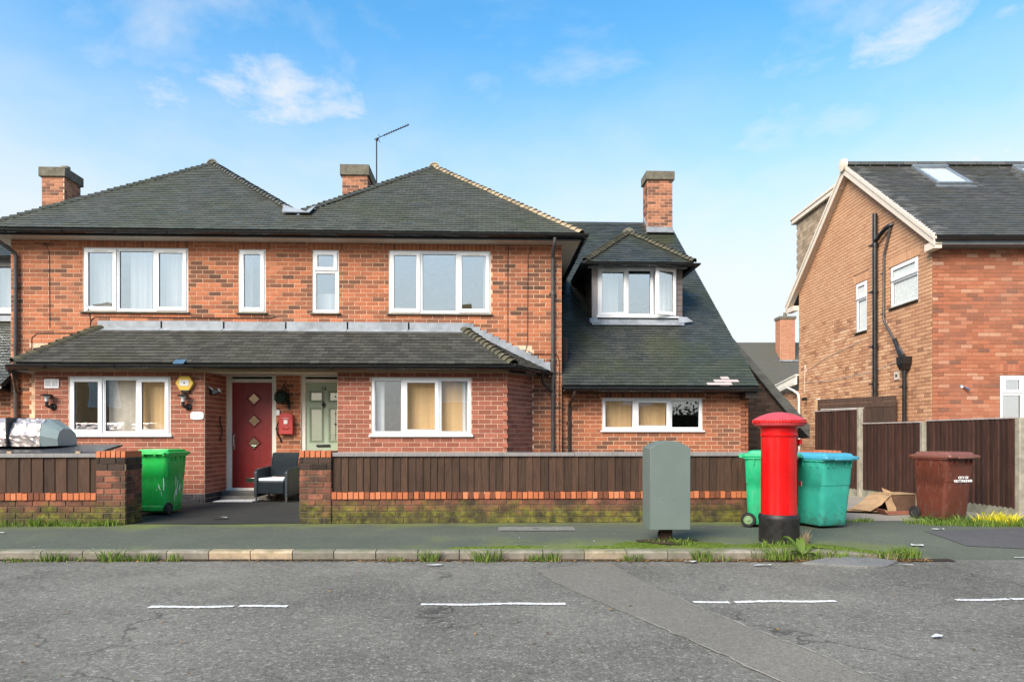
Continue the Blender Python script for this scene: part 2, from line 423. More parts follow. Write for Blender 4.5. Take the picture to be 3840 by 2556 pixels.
M_BLACK = plain('black_plastic', (.013, .0135, .014), .32, .5, var=.3)
M_GREYPIPE = plain('grey_painted_pipe', (.065, .06, .058), .4, .5, var=.25)
M_BROWNPIPE = plain('brown_pipe', (.042, .03, .024), .35, .5)
M_LEAD = plain('lead_flashing', (.23, .255, .28), .5, .5, var=.28, scale=5, bump=.3, bscale=30)
M_CEMENT = plain('cement_cap', (.14, .13, .10), .95, .1, var=.3, scale=7, bump=.6)
M_FASCIA = plain('weathered_timber_fascia', (.40, .28, .17), .75, .2, var=.3, scale=5, stretch=(.4, 6, 6))
M_SOFFIT = plain('soffit_offwhite', (.52, .46, .38), .7, .2, var=.1)
M_BARGE = plain('barge_cream', (.66, .58, .48), .55, .3, var=.06)
def glass_mat(name, refl=.55, tint=(1, 1, 1), rough=0.0, glow=None):
    n = N(name)
    g = n.node('ShaderNodeBsdfGlossy'); g.inputs['Roughness'].default_value = rough; g.inputs['Color'].default_value = (*tint, 1)
    t = n.node('ShaderNodeBsdfTransparent'); t.inputs[0].default_value = (.97, .98, .98, 1)
    # float glass is never quite flat: a slow wave in its reflections
    b = n.node('ShaderNodeBump'); b.inputs['Strength'].default_value = .10; b.inputs['Distance'].default_value = .02
    n.l.new(n.noise(n.pos(), 1.7, 1), b.inputs['Height']); n.l.new(b.outputs[0], g.inputs['Normal'])
    m = n.node('ShaderNodeMixShader'); m.inputs[0].default_value = refl
    n.l.new(t.outputs[0], m.inputs[1]); n.l.new(g.outputs[0], m.inputs[2]); n.l.new(m.outputs[0], n.out.inputs[0])
    return n.m
M_GLASS = glass_mat('window_glass', .42, (.90, .97, 1))
M_GLASS_LOW = glass_mat('window_glass_coated', .15)
M_BLIND_REFL = plain('blind_painted_reflection', (.82, .56, .30), .8, .1, var=.12, scale=3, stretch=(6, 1, .2))  # added blinds; warm colour stands in for sunlit brick mirrored in the panes
M_GLASS_OBS = plain('obscure_glass', (.62, .66, .64), .22, .6, var=.15, scale=18, bump=.6, bscale=60)
M_NET = plain('net_curtain', (.78, .79, .8), .9, .1, var=.06)
M_ROOM = plain('room_wall', (.36, .35, .33), .9, .1)
M_BLIND = plain('cream_blind', (.66, .60, .52), .8, .1)
M_REDDOOR = plain('red_door_woodgrain', (.215, .011, .010), .38, .5, var=.14, scale=5, bump=.15, bscale=40, stretch=(9, 9, .5))
M_REDTRIM = plain('red_door_trim', (.15, .009, .009), .4, .5)
M_SAGE = plain('sage_door', (.36, .44, .32), .4, .4, var=.04)
M_SAGE_D = plain('sage_moulding', (.25, .31, .215), .45, .4, var=.05)
M_CHROME = plain('chrome', (.7, .7, .72), .18, .5, 1.)
M_IRON = plain('black_iron', (.014, .013, .012), .5, .4, .3)
M_CLEARPL = plain('clear_plastic', (.55, .58, .6), .15, .6)
M_YELLOW = plain('alarm_yellow', (.72, .46, .07), .4, .4, var=.04)
M_DARKRED = plain('mailbox_red', (.47, .05, .045), .35, .5, var=.08)
M_TOPIARY = plain('topiary_leaf', (.012, .028, .016), .7, .3, var=.5, scale=60)
M_WICKER = plain('dark_rattan', (.020, .028, .033), .5, .4, var=.35, scale=40)
M_CUSHION = plain('pale_cushion', (.62, .64, .66), .9, .1)
def wood_mat(name, a, b, rough=.8):
    n = N(name); p = n.pos()
    t = n.tint()
    g = n.noise(p, 14, 6, .7, .6, stretch=(5., 5., .28))
    c = n.mix(n.rng(g, .3, .72), a, b)
    c = n.mix(n.rng(t, 0, 1, 0, .7), c, n.mix(1., c, (2.3, 2.05, 1.95), 'MULTIPLY'))
    k = n.noise(p, 2.3, 4, .6, stretch=(3., 3., .8))
    c = n.mix(n.rng(k, .5, .75, 0, .6), c, n.mix(1., c, (.4, .4, .45), 'MULTIPLY'))
    n.bump(g, .5, .004)
    return n.done(c, rough, .25)
M_WOOD = wood_mat('fence_board_brown', (.023, .014, .0095), (.055, .033, .022))
M_WOOD_R = wood_mat('fence_board_redbrown', (.020, .010, .008), (.058, .031, .024))
M_WOOD_G = wood_mat('timber_grey', (.13, .13, .13), (.24, .235, .23))
M_WOOD_GATE = wood_mat('gate_dark_brown', (.022, .014, .011), (.05, .034, .026))
M_CONC_POST = plain('concrete_post', (.27, .25, .20), .9, .15, var=.3, scale=8, bump=.5)
def bin_mat(name, c, rough=.4):
    n = N(name); p = n.obj()
    k = n.mix(n.rng(n.noise(p, 4, 5, .65), .3, .7), tuple(v*.82 for v in c), tuple(v*1.12 for v in c))
    s = n.noise(p, 16, 6, .75, .4, stretch=(1.5, 1.5, .35))          # scuffs and bloom on old plastic
    k = n.mix(n.rng(s, .56, .74, 0, .38), k, tuple(v*.45+.22 for v in c))
    z = n.node('ShaderNodeSeparateXYZ'); n.l.new(p, z.inputs[0])
    d = n.math('ADD', n.noise(p, 9, 5, .7), n.rng(z.outputs[2], .0, .35, .30, 0.))   # splashed dirt near the foot
    k = n.mix(n.rng(d, .62, .9, 0, .7), k, (.055, .045, .032))
    return n.done(k, n.rng(s, .3, .7, rough*.75, rough*1.5), .45)
M_BIN_GREEN = bin_mat('bin_bright_green', (.012, .40, .065))
M_BIN_GREEN2 = bin_mat('bin_emerald', (.015, .36, .155))
M_BIN_TEAL = bin_mat('bin_teal', (.035, .36, .27))
M_BIN_BLUE = bin_mat('bin_lid_blue', (.05, .30, .42))
M_BIN_BROWN = bin_mat('bin_brown', (.105, .028, .016))
M_BIN_BROWNL = bin_mat('bin_lid_brown', (.17, .065, .048))
M_RUBBER = plain('rubber', (.018, .018, .018), .7, .3)
M_HUBG = plain('hub_green', (.17, .27, .13), .5)
M_HUBD = plain('hub_dark', (.03, .032, .034), .45)
M_MARKW = plain('white_print', (.75, .75, .75), .6, var=.2)
M_POSTRED = N('pillar_box_red')
_p = M_POSTRED.pos()
_c = M_POSTRED.mix(M_POSTRED.rng(M_POSTRED.noise(_p, 5, 6, .7), .3, .7), (.42, .003, .004), (.55, .007, .007))
_c = M_POSTRED.mix(M_POSTRED.rng(M_POSTRED.noise(_p, 42, 3, .6), .72, .78, 0, .5), _c, (.62, .12, .10))
M_POSTRED.bump(M_POSTRED.noise(_p, 9, 3), .12, .01)
M_POSTRED = M_POSTRED.done(_c, .22, .5)
M_POSTCAP = plain('pillar_box_faded_cap', (.50, .055, .065), .5, .4, var=.25, scale=14)
M_POSTBLACK = plain('pillar_box_black_base', (.016, .015, .016), .5, .4, var=.5, scale=12)
M_BOXGREY = plain('grey_painted_steel', (.115, .148, .135), .5, .4, var=.07, scale=2.2)
M_DARKPOST = plain('rotten_post', (.045, .030, .022), .9, .1, var=.4, scale=15)
M_FOIL = plain('silver_foil', (.52, .46, .44), .32, .5, .6, var=.2, scale=9)
M_FOILTAPE = plain('pale_sheet_panel', (.30, .36, .345), .5, .4, .1, var=.06)
M_SLATEBLK = plain('black_box_lid', (.030, .034, .042), .55, .4)
M_CARD = plain('cardboard', (.36, .235, .13), .9, .1, var=.2, scale=6)
M_CARD_D = plain('cardboard_inside', (.13, .075, .05), .9, .1, var=.25)
M_PAPER = plain('paper_litter', (.52, .52, .51), .8, .1)
# --- ground surfaces
def ground_mat(name, a, b, fine=90, speck=(.30, .29, .27), crack=0., moss=0., mossfn=None, rough=.85, bump=.7, patch=.5):
    n = N(name); p = n.pos()
    big = n.noise(p, .55, 5, .6)
    mid = n.noise(p, 5, 5, .65)
    f = n.math('ADD', n.math('MULTIPLY', n.noise(p, fine, 3, .7), .55), n.math('MULTIPLY', n.noise(p, fine*.42, 4, .75), .45))
    c = n.mix(n.rng(big, .35, .68), a, b)
    c = n.mix(n.rng(mid, .3, .7, 0, patch), c, n.mix(1., c, (.66, .66, .68), 'MULTIPLY'))
    c = n.mix(n.rng(f, .53, .66, 0, .68), c, speck)
    c = n.mix(n.rng(f, .46, .37, 0, .75), c, (.022, .022, .021))
    if crack:
        v = n.node('ShaderNodeTexVoronoi', feature='DISTANCE_TO_EDGE'); v.inputs['Scale'].default_value = .33
        w = n.node('ShaderNodeVectorMath', operation='ADD'); n.l.new(p, w.inputs[0])
        nn = n.node('ShaderNodeTexNoise'); nn.inputs['Scale'].default_value = 2.2; nn.inputs['Detail'].default_value = 5; n.l.new(p, nn.inputs['Vector'])
        sc = n.node('ShaderNodeVectorMath', operation='SCALE'); sc.inputs['Scale'].default_value = .9; n.l.new(nn.outputs['Color'], sc.inputs[0]); n.l.new(sc.outputs[0], w.inputs[1])
        n.l.new(w.outputs[0], v.inputs['Vector'])
        k = n.math('MULTIPLY', n.rng(v.outputs['Distance'], .002, .0075, 1, 0), n.rng(n.noise(p, .7, 2), .46, .6))
        c = n.mix(n.math('MULTIPLY', k, crack, True), c, (.016, .015, .014))
    if moss:
        s = n.node('ShaderNodeSeparateXYZ'); n.l.new(p, s.inputs[0])
        g = n.math('ADD', n.noise(p, 1.1, 6, .65), mossfn(n, s))
        c = n.mix(n.math('MULTIPLY', n.rng(g, .52, .86), moss, True), c, n.mix(n.noise(p, 23, 3), (.075, .105, .028), (.20, .235, .04)))
    n.bump(f, bump, .006)
    return n.done(c, n.rng(mid, .3, .7, rough*.8, min(1, rough*1.1)), .35)
M_ROAD = ground_mat('road_asphalt', (.105, .10, .084), (.19, .181, .152), 62, (.46, .44, .38), crack=.55)
M_TRENCH = ground_mat('trench_asphalt', (.15, .14, .115), (.19, .176, .145), 110, (.38, .355, .31), bump=.35, patch=.25)
M_SEAL = ground_mat('trench_edge_grit', (.25, .236, .20), (.31, .29, .25), 120, (.5, .47, .42))
def _pm(n, s):
    # algae: a band along the kerb side from the right-hand pier to the crossover, and a film at the foot of the wall
    kerb = n.math('MULTIPLY', n.rng(s.outputs[1], 7.2, 8.7, .52, -.02), n.rng(s.outputs[0], -1.8, .2, 0., 1.))
    kerb = n.math('MULTIPLY', kerb, n.rng(s.outputs[0], 4.4, 5.4, 1., 0.))
    foot = n.math('MULTIPLY', n.rng(s.outputs[1], 9.2, 9.85, 0., .34), n.rng(s.outputs[0], 4.6, 5.6, 1., .2))
    return n.math('SUBTRACT', n.math('ADD', kerb, foot), .07)
M_PAVE = ground_mat('pavement_asphalt', (.072, .086, .062), (.104, .115, .084), 100, (.20, .205, .17), moss=.85, mossfn=_pm, bump=.4, patch=.3)
M_PATCH = ground_mat('fresh_asphalt_patch', (.07, .068, .07), (.09, .087, .086), 110, (.13, .13, .13), bump=.4)
M_YARD = ground_mat('yard_tarmac', (.022, .024, .022), (.034, .035, .031), 100, (.075, .075, .066), bump=.4)
M_DRIVE = ground_mat('drive_concrete', (.26, .235, .195), (.34, .305, .25), 60, (.42, .38, .31), moss=.5, mossfn=lambda n, s: n.rng(s.outputs[1], 9.8, 12, .12, -.2), bump=.4)
M_SOIL = ground_mat('earth_and_leaf_mould', (.028, .02, .014), (.06, .043, .028), 60, (.13, .09, .055))
M_LAND = ground_mat('rough_ground', (.06, .062, .045), (.10, .10, .07), 20, (.15, .14, .1))
M_KERB = N('kerb_concrete')
_k = M_KERB; _p = _k.pos()
_c = _k.ramp(_k.tint(), [(0, (.20,.185,.155)), (.7, (.32,.29,.235)), (1, (.58,.44,.29))])
_c = _k.mix(_k.rng(_k.noise(_p, 6, 6, .7), .35, .7, 0, .65), _c, (.085, .08, .065))
_s = _k.node('ShaderNodeSeparateXYZ'); _k.l.new(_p, _s.inputs[0])
_c = _k.mix(_k.math('MULTIPLY', _k.rng(_k.math('ADD', _k.noise(_p, 4, 5, .6), _k.rng(_s.outputs[2], -.03, .0, 0, .2)), .55, .8), .6), _c, (.07, .095, .03))
_k.bump(_k.noise(_p, 70, 4, .7), .6, .006)
M_KERB = _k.done(_c, .9, .2)
def leaf_mat(name, a, b, rough=.6):
    n = N(name); t = n.tint()
    c = n.mix(t, a, b)
    n.b.inputs['Subsurface Weight'].default_value = 0
    tr = n.node('ShaderNodeBsdfTranslucent'); n.l.new(c, tr.inputs[0])
    n.done(c, rough, .3)
    m = n.node('ShaderNodeMixShader'); m.inputs[0].default_value = .35
    n.l.new(n.b.outputs[0], m.inputs[1]); n.l.new(tr.outputs[0], m.inputs[2]); n.l.new(m.outputs[0], n.out.inputs[0])
    return n.m
M_GRASS = leaf_mat('grass_blade', (.05, .11, .015), (.26, .36, .06))
M_GRASS_Y = leaf_mat('yellow_grass_blade', (.55, .50, .02), (.80, .72, .05))
M_DRY = leaf_mat('dry_stalk', (.22, .17, .10), (.42, .34, .22))
M_DEADLEAF = leaf_mat('dead_leaf', (.10, .045, .018), (.42, .26, .10))
M_MOSS = plain('moss_cushion', (.085, .125, .018), .95, .1, var=.5, scale=25, bump=1., bscale=120)
M_LEAF_OPP = leaf_mat('hedge_leaf', (.02, .05, .012), (.10, .13, .03))
M_PAINTLINE = ground_mat('road_paint', (.62, .62, .60), (.74, .74, .72), 75, (.8, .8, .78), bump=.5, patch=.25)
# ------------------------------------------------------------------ windows
def ring(mb, fr, s0, s1, z0, z1, w, n0, n1, mi=0):
    mb.fbox(fr, s0, s1, z0, z0+w, n0, n1, mi); mb.fbox(fr, s0, s1, z1-w, z1, n0, n1, mi)
    mb.fbox(fr, s0, s0+w, z0+w, z1-w, n0, n1, mi); mb.fbox(fr, s1-w, s1, z0+w, z1-w, n0, n1, mi)
def rot_frame(fr, s, z, n, ang):
    o = fr(s, z, n); R = Matrix.Rotation(ang, 3, fr.z)
    return frame(o, R @ fr.s, R @ fr.n, fr.z)
def window(th, fr, s0, s1, z0, z1, cols, label=None, sill=True, sill_mat=None, glass=None, curtains=(), vents=False, open_last=0., transom=None, depth=.0, gl2=None, sill_z=None):
    """cols: list of (s_start, s_end, 'sash'|'fixed'); transom: height of a top light"""
    glass = glass or M_GLASS
    n1 = -.012 + depth
    mb = MB(); ring(mb, fr, s0, s1, z0, z1, .052, n1-.075, n1)
    for a, b, k in cols[1:]: mb.fbox(fr, a-.03, a+.03, z0+.052, z1-.052, n1-.073, n1-.001)
    if transom: mb.fbox(fr, s0+.05, s1-.05, transom-.03, transom+.03, n1-.072, n1-.002)
    w = th.part('window', mb, M_WHITE); bevel(w, .008, 2)
    if label: w['label'] = label
    for i, (a, b, k) in enumerate(cols):
        lo = (s0+.05) if i == 0 else a+.028; hi = (s1-.05) if i == len(cols)-1 else b-.028
        parts = [(z0+.05, z1-.05, k)] if not transom else [(z0+.05, transom-.028, 'fixed' if k != 'sashlow' else 'sash'), (transom+.028, z1-.05, 'sash')]
        for zi, (za, zb, kk) in enumerate(parts):
            if kk == 'sash':
                f2 = fr; l, h, nb = lo-.022, hi+.022, n1
                if open_last and i == len(cols)-1:
                    f2 = rot_frame(fr, h, 0, n1+.02, open_last); l, h, nb = l-h, 0., .0
                sb = MB(); ring(sb, f2, l, h, za-.022, zb+.022, .068, nb-.045, nb+.022); ring(sb, f2, l+.066, h-.066, za+.044, zb-.044, .008, nb-.02, nb+.004, 1)
                o = th.part('sash', sb, [M_WHITE, M_GASKET], w); bevel(o, .006, 2)
                pa, pb, pc, pd, pn = l+.07, h-.07, za+.048, zb-.048, nb-.006
                if vents:
                    v = MB(); v.fbox(f2, (l+h)/2-.12, (l+h)/2+.12, zb-.028, zb-.012, nb+.02, nb+.028); th.part('trickle_vent', v, M_WHITE_PAINT, w)
                if open_last and i == len(cols)-1:
                    v = MB(); v.fbox(fr, lo, hi, za, zb, n1-.3, n1-.29); th.part('dark_room_sheet', v, M_GASKET, w)  # black sheet stands in for the unlit room behind the open casement
            else:
                f2 = fr; sb = MB(); ring(sb, fr, lo, hi, za, zb, .014, n1-.055, n1-.012); ring(sb, fr, lo+.012, hi-.012, za+.012, zb-.012, .008, n1-.05, n1-.022, 1)
                th.part('glazing_bead', sb, [M_WHITE, M_GASKET], w)
                pa, pb, pc, pd, pn = lo+.016, hi-.016, za+.016, zb-.016, n1-.034
            g = MB(); g.fbox(f2, pa, pb, pc, pd, pn-.004, pn); th.part('pane', g, glass, w)
    if sill:
        sb = MB(); zz = sill_z if sill_z else .03
        sb.fbox(fr, s0-.04, s1+.04, z0-zz, z0-.001, n1-.1, n1+.062); o = th.part('sill', sb, sill_mat or M_WHITE, w); bevel(o, .005, 2)
    for a, b, za, zb, mt in curtains:
        cb = MB(); k = max(6, int((b-a)*34)); vs, fs = [], []
        for i in range(k+1):
            s = a+(b-a)*i/k; k_ = .15 if mt is M_BLIND_REFL or mt is M_BLIND else 1.; n = n1-.16+k_*(.022*math.sin(i*1.9+a*7)+.012*math.sin(i*.77))
            vs += [fr(s, za, n), fr(s, zb, n*.98)]
        for i in range(k): fs.append((2*i, 2*i+2, 2*i+3, 2*i+1))
        cb.add(vs, fs); th.part('curtain_or_reflection_blind', cb, mt, w, smooth=True)  # the warm blinds among these stand in for reflected sunlit brick
    return w
GUT = [(.062*math.sin(a), .0-.062*math.cos(a)) for a in np.linspace(-1.571, 1.571, 9)]
GUT = GUT + [(x*.9, z*.9) for x, z in GUT[::-1]]
def gutter(th, path, brackets=True, mat=None, name='gutter', step=.9, parent=None):
    mb = MB(); mb.sweep(path, GUT, closed=True); g = th.part(name, mb, mat or M_BLACK, parent, smooth=False); soften(g, 50)
    if brackets:
        path = [Vector(p) for p in path]
        for a, b in zip(path, path[1:]):
            n = int((b-a).length/step)
            for i in range(n):
                p = a+(b-a)*((i+.5+random.uniform(-.1, .1))/max(1, n)); d = (b-a).normalized(); sd = Vector((d.y, -d.x, 0))
                m = MB(); prof = [(x*1.13, z*1.13) for x, z in GUT[:9]]
                m.sweep([p-d*.014, p+d*.014], prof+[(x*.92, z*.92) for x, z in prof[::-1]], closed=True); th.part('gutter_bracket', m, mat or M_BLACK, g)
    return g
def downpipe(th, path, mat, r=.034, joints=(), name='downpipe', k=12):
    mb = MB(); pts = [Vector(p) for p in path]; sm = [pts[0]]
    for a, b, c in zip(pts, pts[1:], pts[2:]):           # round the bends
        u = min(.05, (b-a).length*.4); v = min(.05, (c-b).length*.4)
        sm += [b+(a-b).normalized()*u, b+((a-b).normalized()*u+(c-b).normalized()*v)*.28, b+(c-b).normalized()*v]
    sm.append(pts[-1]); mb.tube(sm, r, k)
    o = th.part(name, mb, mat); soften(o, 50)
    for j in joints:
        m = MB(); j = Vector(j); m.tube([j-Vector((0, 0, .035)), j+Vector((0, 0, .035))], r*1.18, k); m.box(j-Vector((r*1.7, -.01, .014)), j+Vector((r*1.7, r*2.2, .014)))
        soften(th.part('pipe_collar', m, mat, o), 40)
    return o
def hip_line(th, parent, a, b, mat, r=.095, gauge=.105, lift=.012, taper=.75, name='hip_tile', ang=1.35, squash=1.):
    """bonnet-like tiles stepping up a hip from a (eaves) to b (top)"""
    a, b = Vector(a), Vector(b); d = (b-a).normalized(); side = Vector((d.y, -d.x, 0)).normalized(); up = side.cross(d).normalized()
    if up.z < 0: up = -up
    n = max(2, int((b-a).length/gauge)); L = gauge*1.35
    mb = MB(); K = 7; vs = []
    for t, rr, l in ((0, r, .030), (1, r*taper, .004)):
        for th_ in (0, -.014):
            for i in range(K):
                q = -ang+2*ang*i/(K-1); vs.append(Vector((0, 0, 0))+d*(L*t)+side*((rr+th_)*math.sin(q))+up*((rr+th_)*math.cos(q)*squash-rr*.62+l+lift))
    fs = []
    for i in range(K-1): fs += [(i, i+1, 2*K+i+1, 2*K+i), (i, K+i, K+i+1, i+1)]
    mb.add(vs, fs)
    me = bpy.data.meshes.new(name); me.from_pydata([tuple(v) for v in mb.v], [], mb.f); me.materials.append(mat); me.update()
    for i in range(n):
        o = link(name, me, parent); o.location = a+d*((b-a).length*(i+.1)/n)-Vector(th.base)+Vector((random.uniform(-.006, .006), 0, random.uniform(-.004, .004))); t = random.random(); o.color = (t, t, t, 1)
def ridge_tiles(th, parent, a, b, mat, r=.12, seg=.45, gap=True):
    a, b = Vector(a), Vector(b); d = (b-a).normalized(); n = max(1, int(round((b-a).length/seg))); q = (b-a).length/n
    for i in range(n):
        mb = MB(); p0 = a+d*q*i; p1 = a+d*(q*(i+1)-.012)
        pr = [(r*math.sin(t), r*math.cos(t)-r*.45) for t in np.linspace(-1.5, 1.5, 11)]
        mb.sweep([p0, p1], pr+[(x*.86, z*.86-.005) for x, z in pr[::-1]], closed=True); o = th.part('ridge_tile', mb, mat, parent); soften(o, 50); t = random.random(); o.color = (t, t, t, 1)

# ------------------------------------------------------------------ the semi-detached pair
YW, YB, XL, XR = 13.15, 12.30, -8.93, 1.44
H = Thing('semi_detached_house', 'red brick semi-detached pair numbered 18 and 16, dark hipped roofs, red and sage doors', 'house', (-3.745, YW, 0), base=(-3.745, YW, 0))
HB, HT = Pieces('brick'), Pieces('tile')
F_UP = frame((XL, YW, 0), (1, 0, 0), (0, -1, 0))
def so(x): return x-XL
OP = {'w1': (so(-7.604), so(-5.661), 3.60, 4.81), 'w2': (so(-4.714), so(-4.211), 3.60, 4.80), 'w3': (so(-3.324), so(-2.831), 3.60, 4.80), 'w4': (so(-1.877), so(.069), 3.60, 4.81)}
DOOR18, DOOR16 = (so(-4.941), so(-4.012), .24, 2.44), (so(-3.548), so(-2.60), .24, 2.44)
BAYHOLES = [(so(-7.75), so(-5.2), .06, 2.4), (so(-2.45), so(.15), .06, 2.4)]
mb = MB(); wall_panel(mb, F_UP, XR-XL, 0, 5.0, list(OP.values())+[DOOR18, DOOR16]+BAYHOLES)
WALL = H.part('wall', mb, M_MORTAR)
def t_up(s, z):
    base = random.betavariate(2.4, 2.0)
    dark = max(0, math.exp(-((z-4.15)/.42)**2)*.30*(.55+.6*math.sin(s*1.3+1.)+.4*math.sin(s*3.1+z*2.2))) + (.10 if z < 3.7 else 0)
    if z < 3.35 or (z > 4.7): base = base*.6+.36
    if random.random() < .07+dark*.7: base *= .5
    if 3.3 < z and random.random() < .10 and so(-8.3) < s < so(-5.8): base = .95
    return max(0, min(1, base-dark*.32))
LINT = [(a-.10, b+.10, d, d+.172) for a, b, c, d in OP.values()]
LINT = [(a, b, c, 4.985) for a, b, c, d in LINT]
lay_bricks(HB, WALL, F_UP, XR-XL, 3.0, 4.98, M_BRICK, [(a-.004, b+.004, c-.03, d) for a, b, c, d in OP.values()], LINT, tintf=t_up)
LOWH = [(0, so(-8.62), 9, 9), (so(-8.55), so(-4.93), 0, 3.0), DOOR18, DOOR16, (so(-2.66), so(.862), 0, 3.0), (so(-8.0), so(.0), 2.45, 3.0)]
lay_bricks(HB, WALL, F_UP, XR-XL, .1, 3.0, M_BRICK, [o for o in LOWH if o[3] < 8], tintf=lambda s, z: min(1, max(0, random.betavariate(2.4, 2.2)*(.75 if s > so(.8) else 1))))
# upper windows
def three(s0, s1, a, b): return [(s0, a, 'sash'), (a, b, 'fixed'), (b, s1, 'sash')]
o = OP['w1']; window(H, F_UP, *o, three(o[0], o[1], o[0]+.62, o[0]+1.33), 'three-light upstairs window with white curtains', sill_mat=M_CEMENT, vents=True,
    curtains=[(o[0]+.05, o[0]+.50, 3.6, 4.8, M_NET), (o[0]+.80, o[0]+1.20, 3.6, 4.8, M_NET), (o[0]+1.36, o[1]-.05, 3.6, 4.8, M_NET)])
o = OP['w2']; window(H, F_UP, *o, [(o[0], o[1], 'sash')], sill_mat=M_CEMENT, vents=True, curtains=[(o[0]+.05, o[0]+.2, 3.6, 4.8, M_NET)])
o = OP['w3']; window(H, F_UP, *o, [(o[0], o[1], 'fixed')], sill_mat=M_CEMENT, transom=4.40, curtains=[(o[0]+.02, o[1]-.02, 3.6, 4.0, M_NET)])
o = OP['w4']; window(H, F_UP, *o, three(o[0], o[1], o[0]+.60, o[0]+1.32), 'three-light upstairs window with a white card on the sill', sill_mat=M_CEMENT, vents=True, curtains=[(o[1]-.14, o[1]-.05, 3.6, 4.8, M_NET)])
# bays
def bay(x0, x1, win, left_open, label, cols, curt, plinth, rightsplay):
    f = frame((x0, YB, 0), (1, 0, 0), (0, -1, 0)); w = x1-x0
    op = (win[0]-x0, win[1]-x0, 1.275, 2.305)
    mb = MB(); wall_panel(mb, f, w, 0, 2.40, [op], -.20); wl_ = H.part('bay_wall', mb, M_MORTAR2)
    z0 = .235 if plinth else .06
    lay_bricks(HB, wl_, f, w, z0, 2.39, M_BRICK2, [(op[0]-.004, op[1]+.004, 1.245, 2.305)], gauge=.0823, tintf=lambda s, z: random.betavariate(2.2, 2.2))
    if plinth: lay_bricks(HB, wl_, f, w, .05, z0, M_BRICK_BLUE, gauge=.0925, proud=.014)
    window(H, f, *op, [(a-x0, b-x0, k) for a, b, k in cols], label, glass=M_GLASS_LOW, curtains=curt and [(a-x0, b-x0, c, d, m) for a, b, c, d, m in curt] or (), sill_z=.035)
    return f, wl_
bay(-7.942, -5.009, (-7.36, -5.602), 0, 'three-light bay window reflecting the street', [(-7.36, -6.78, 'sash'), (-6.78, -6.17, 'fixed'), (-6.17, -5.602, 'sash')], [(-6.75, -6.2, 1.3, 2.28, M_BLIND), (-6.15, -5.65, 1.3, 2.28, M_BLIND_REFL)], True, False)
bay(-2.671, .349, (-2.067, -.287), 0, 'three-light bay window with centre opening light', [(-2.067, -1.50, 'fixed'), (-1.50, -.86, 'sash'), (-.86, -.287, 'fixed')], [(-2.02, -1.86, 1.3, 2.28, M_NET), (-1.47, -.9, 1.3, 2.28, M_BLIND_REFL), (-.84, -.45, 1.3, 2.28, M_BLIND_REFL), (-.45, -.33, 1.3, 2.28, M_NET)], False, True)
# returns: porch side of the left bay, splayed flank of the right bay
def flank(p0, p1, nrm, mat, mort, plinth=False, proud=.006):
    d = Vector((p1[0]-p0[0], p1[1]-p0[1], 0)); L = d.length; f = frame((p0[0], p0[1], 0), d, nrm)
    mb = MB(); mb.fbox(f, 0, L, 0, 2.40, -.12, 0); q = H.part('bay_return', mb, mort)
    if mat:
        z0 = .235 if plinth else .06
        lay_bricks(HB, q, f, L, z0, 2.39, mat, lng=.2286, phase=.06, proud=proud, tintf=lambda s, z: random.betavariate(2.2, 2.2))
        if plinth: lay_bricks(HB, q, f, L, .05, z0, M_BRICK_BLUE, gauge=.0925, proud=.014)
    return f
flank((-5.004, YB+.004), (-4.955, YW-.002), (1, .06, 0), M_BRICK2, M_MORTAR2, True)
flank((.353, YB+.004), (.877, YW-.002), (.85, -.524, 0), M_BRICK2, M_MORTAR2)
flank((-2.667, YW-.002), (-2.667, YB+.004), (-1, 0, 0), None, M_MORTAR2)
flank((-8.47, YW-.002), (-7.946, YB+.004), (-.85, -.524, 0), None, M_MORTAR2)
# toothed quoin on the splayed corner
for i in range(12):
    z = 1.05+i*.1646-.82*(i > 11)
    if z < 2.35: H.part('quoin_brick', MB().box((.29, YB-.020, z), (.372, YB+.02, z+.068)), M_BRICK2)
# interior: floors, partitions, back wall so that rooms are dark and closed
mb = MB()
mb.box((XL+.02, 13.4, 2.55), (XR-.02, 20.4, 2.75)); mb.box((XL+.02, 13.4, 4.96), (XR-.02, 20.4, 5.0)); mb.box((XL+.02, 16.2, 0), (XR-.02, 16.3, 4.95))
for x in (-4.95, -3.75, -2.5): mb.box((x, 13.4, 2.76), (x+.08, 16.2, 4.95))
for x in (-3.78,): mb.box((x, 13.4, 0), (x+.08, 16.2, 2.54))
mb.box((XL, 13.37, 0), (XL+.2, 20.5, 5.0)); mb.box((XR-.2, 13.37, 0), (XR, 20.5, 5.0)); mb.box((XL, 20.4, 0), (XR, 20.6, 5.0))
mb.box((-8.4, 12.55, 2.41), (.9, 13.4, 2.45)); mb.box((XL, 13.38, 0), (XR, 20.4, .03)); mb.box((-7.9, 12.5, 0), (.3, 13.38, .03))
H.part('interior', mb, M_ROOM)
# ---- main roof: front slope with two hipped ends and the valley between
ZE, YE, XEL, XER = 5.06, 12.80, -9.25, 1.79
TA = .8214; CA = 1/math.sqrt(1+TA*TA)
P1, P2, VV = (-6.15, 15.60, 7.36), (-1.19, 15.60, 7.36), (-3.67, 13.36, 5.52)
YR = 20.9
mb = MB(); z = ZE
mb.poly([(XEL, YE, z), (XER, YE, z), P2, VV, P1]); mb.poly([(XEL, YE, z), P1, (P1[0], YR, P1[2]), (XEL, YR, z)]); mb.poly([P1, VV, (VV[0], YR, VV[2]), (P1[0], YR, P1[2])])
mb.poly([VV, P2, (P2[0], YR, P2[2]), (VV[0], YR, VV[2])]); mb.poly([P2, (XER, YE, z), (XER, YR, z), (P2[0], YR, P2[2])]); mb.poly([(XEL, YR, z), (P1[0], YR, P1[2]), (VV[0], YR, VV[2]), (P2[0], YR, P2[2]), (XER, YR, z)])
ROOF = H.part('roof', mb, M_UNDER)
def st(p): return (p[0]-XEL, (p[1]-YE)/CA)
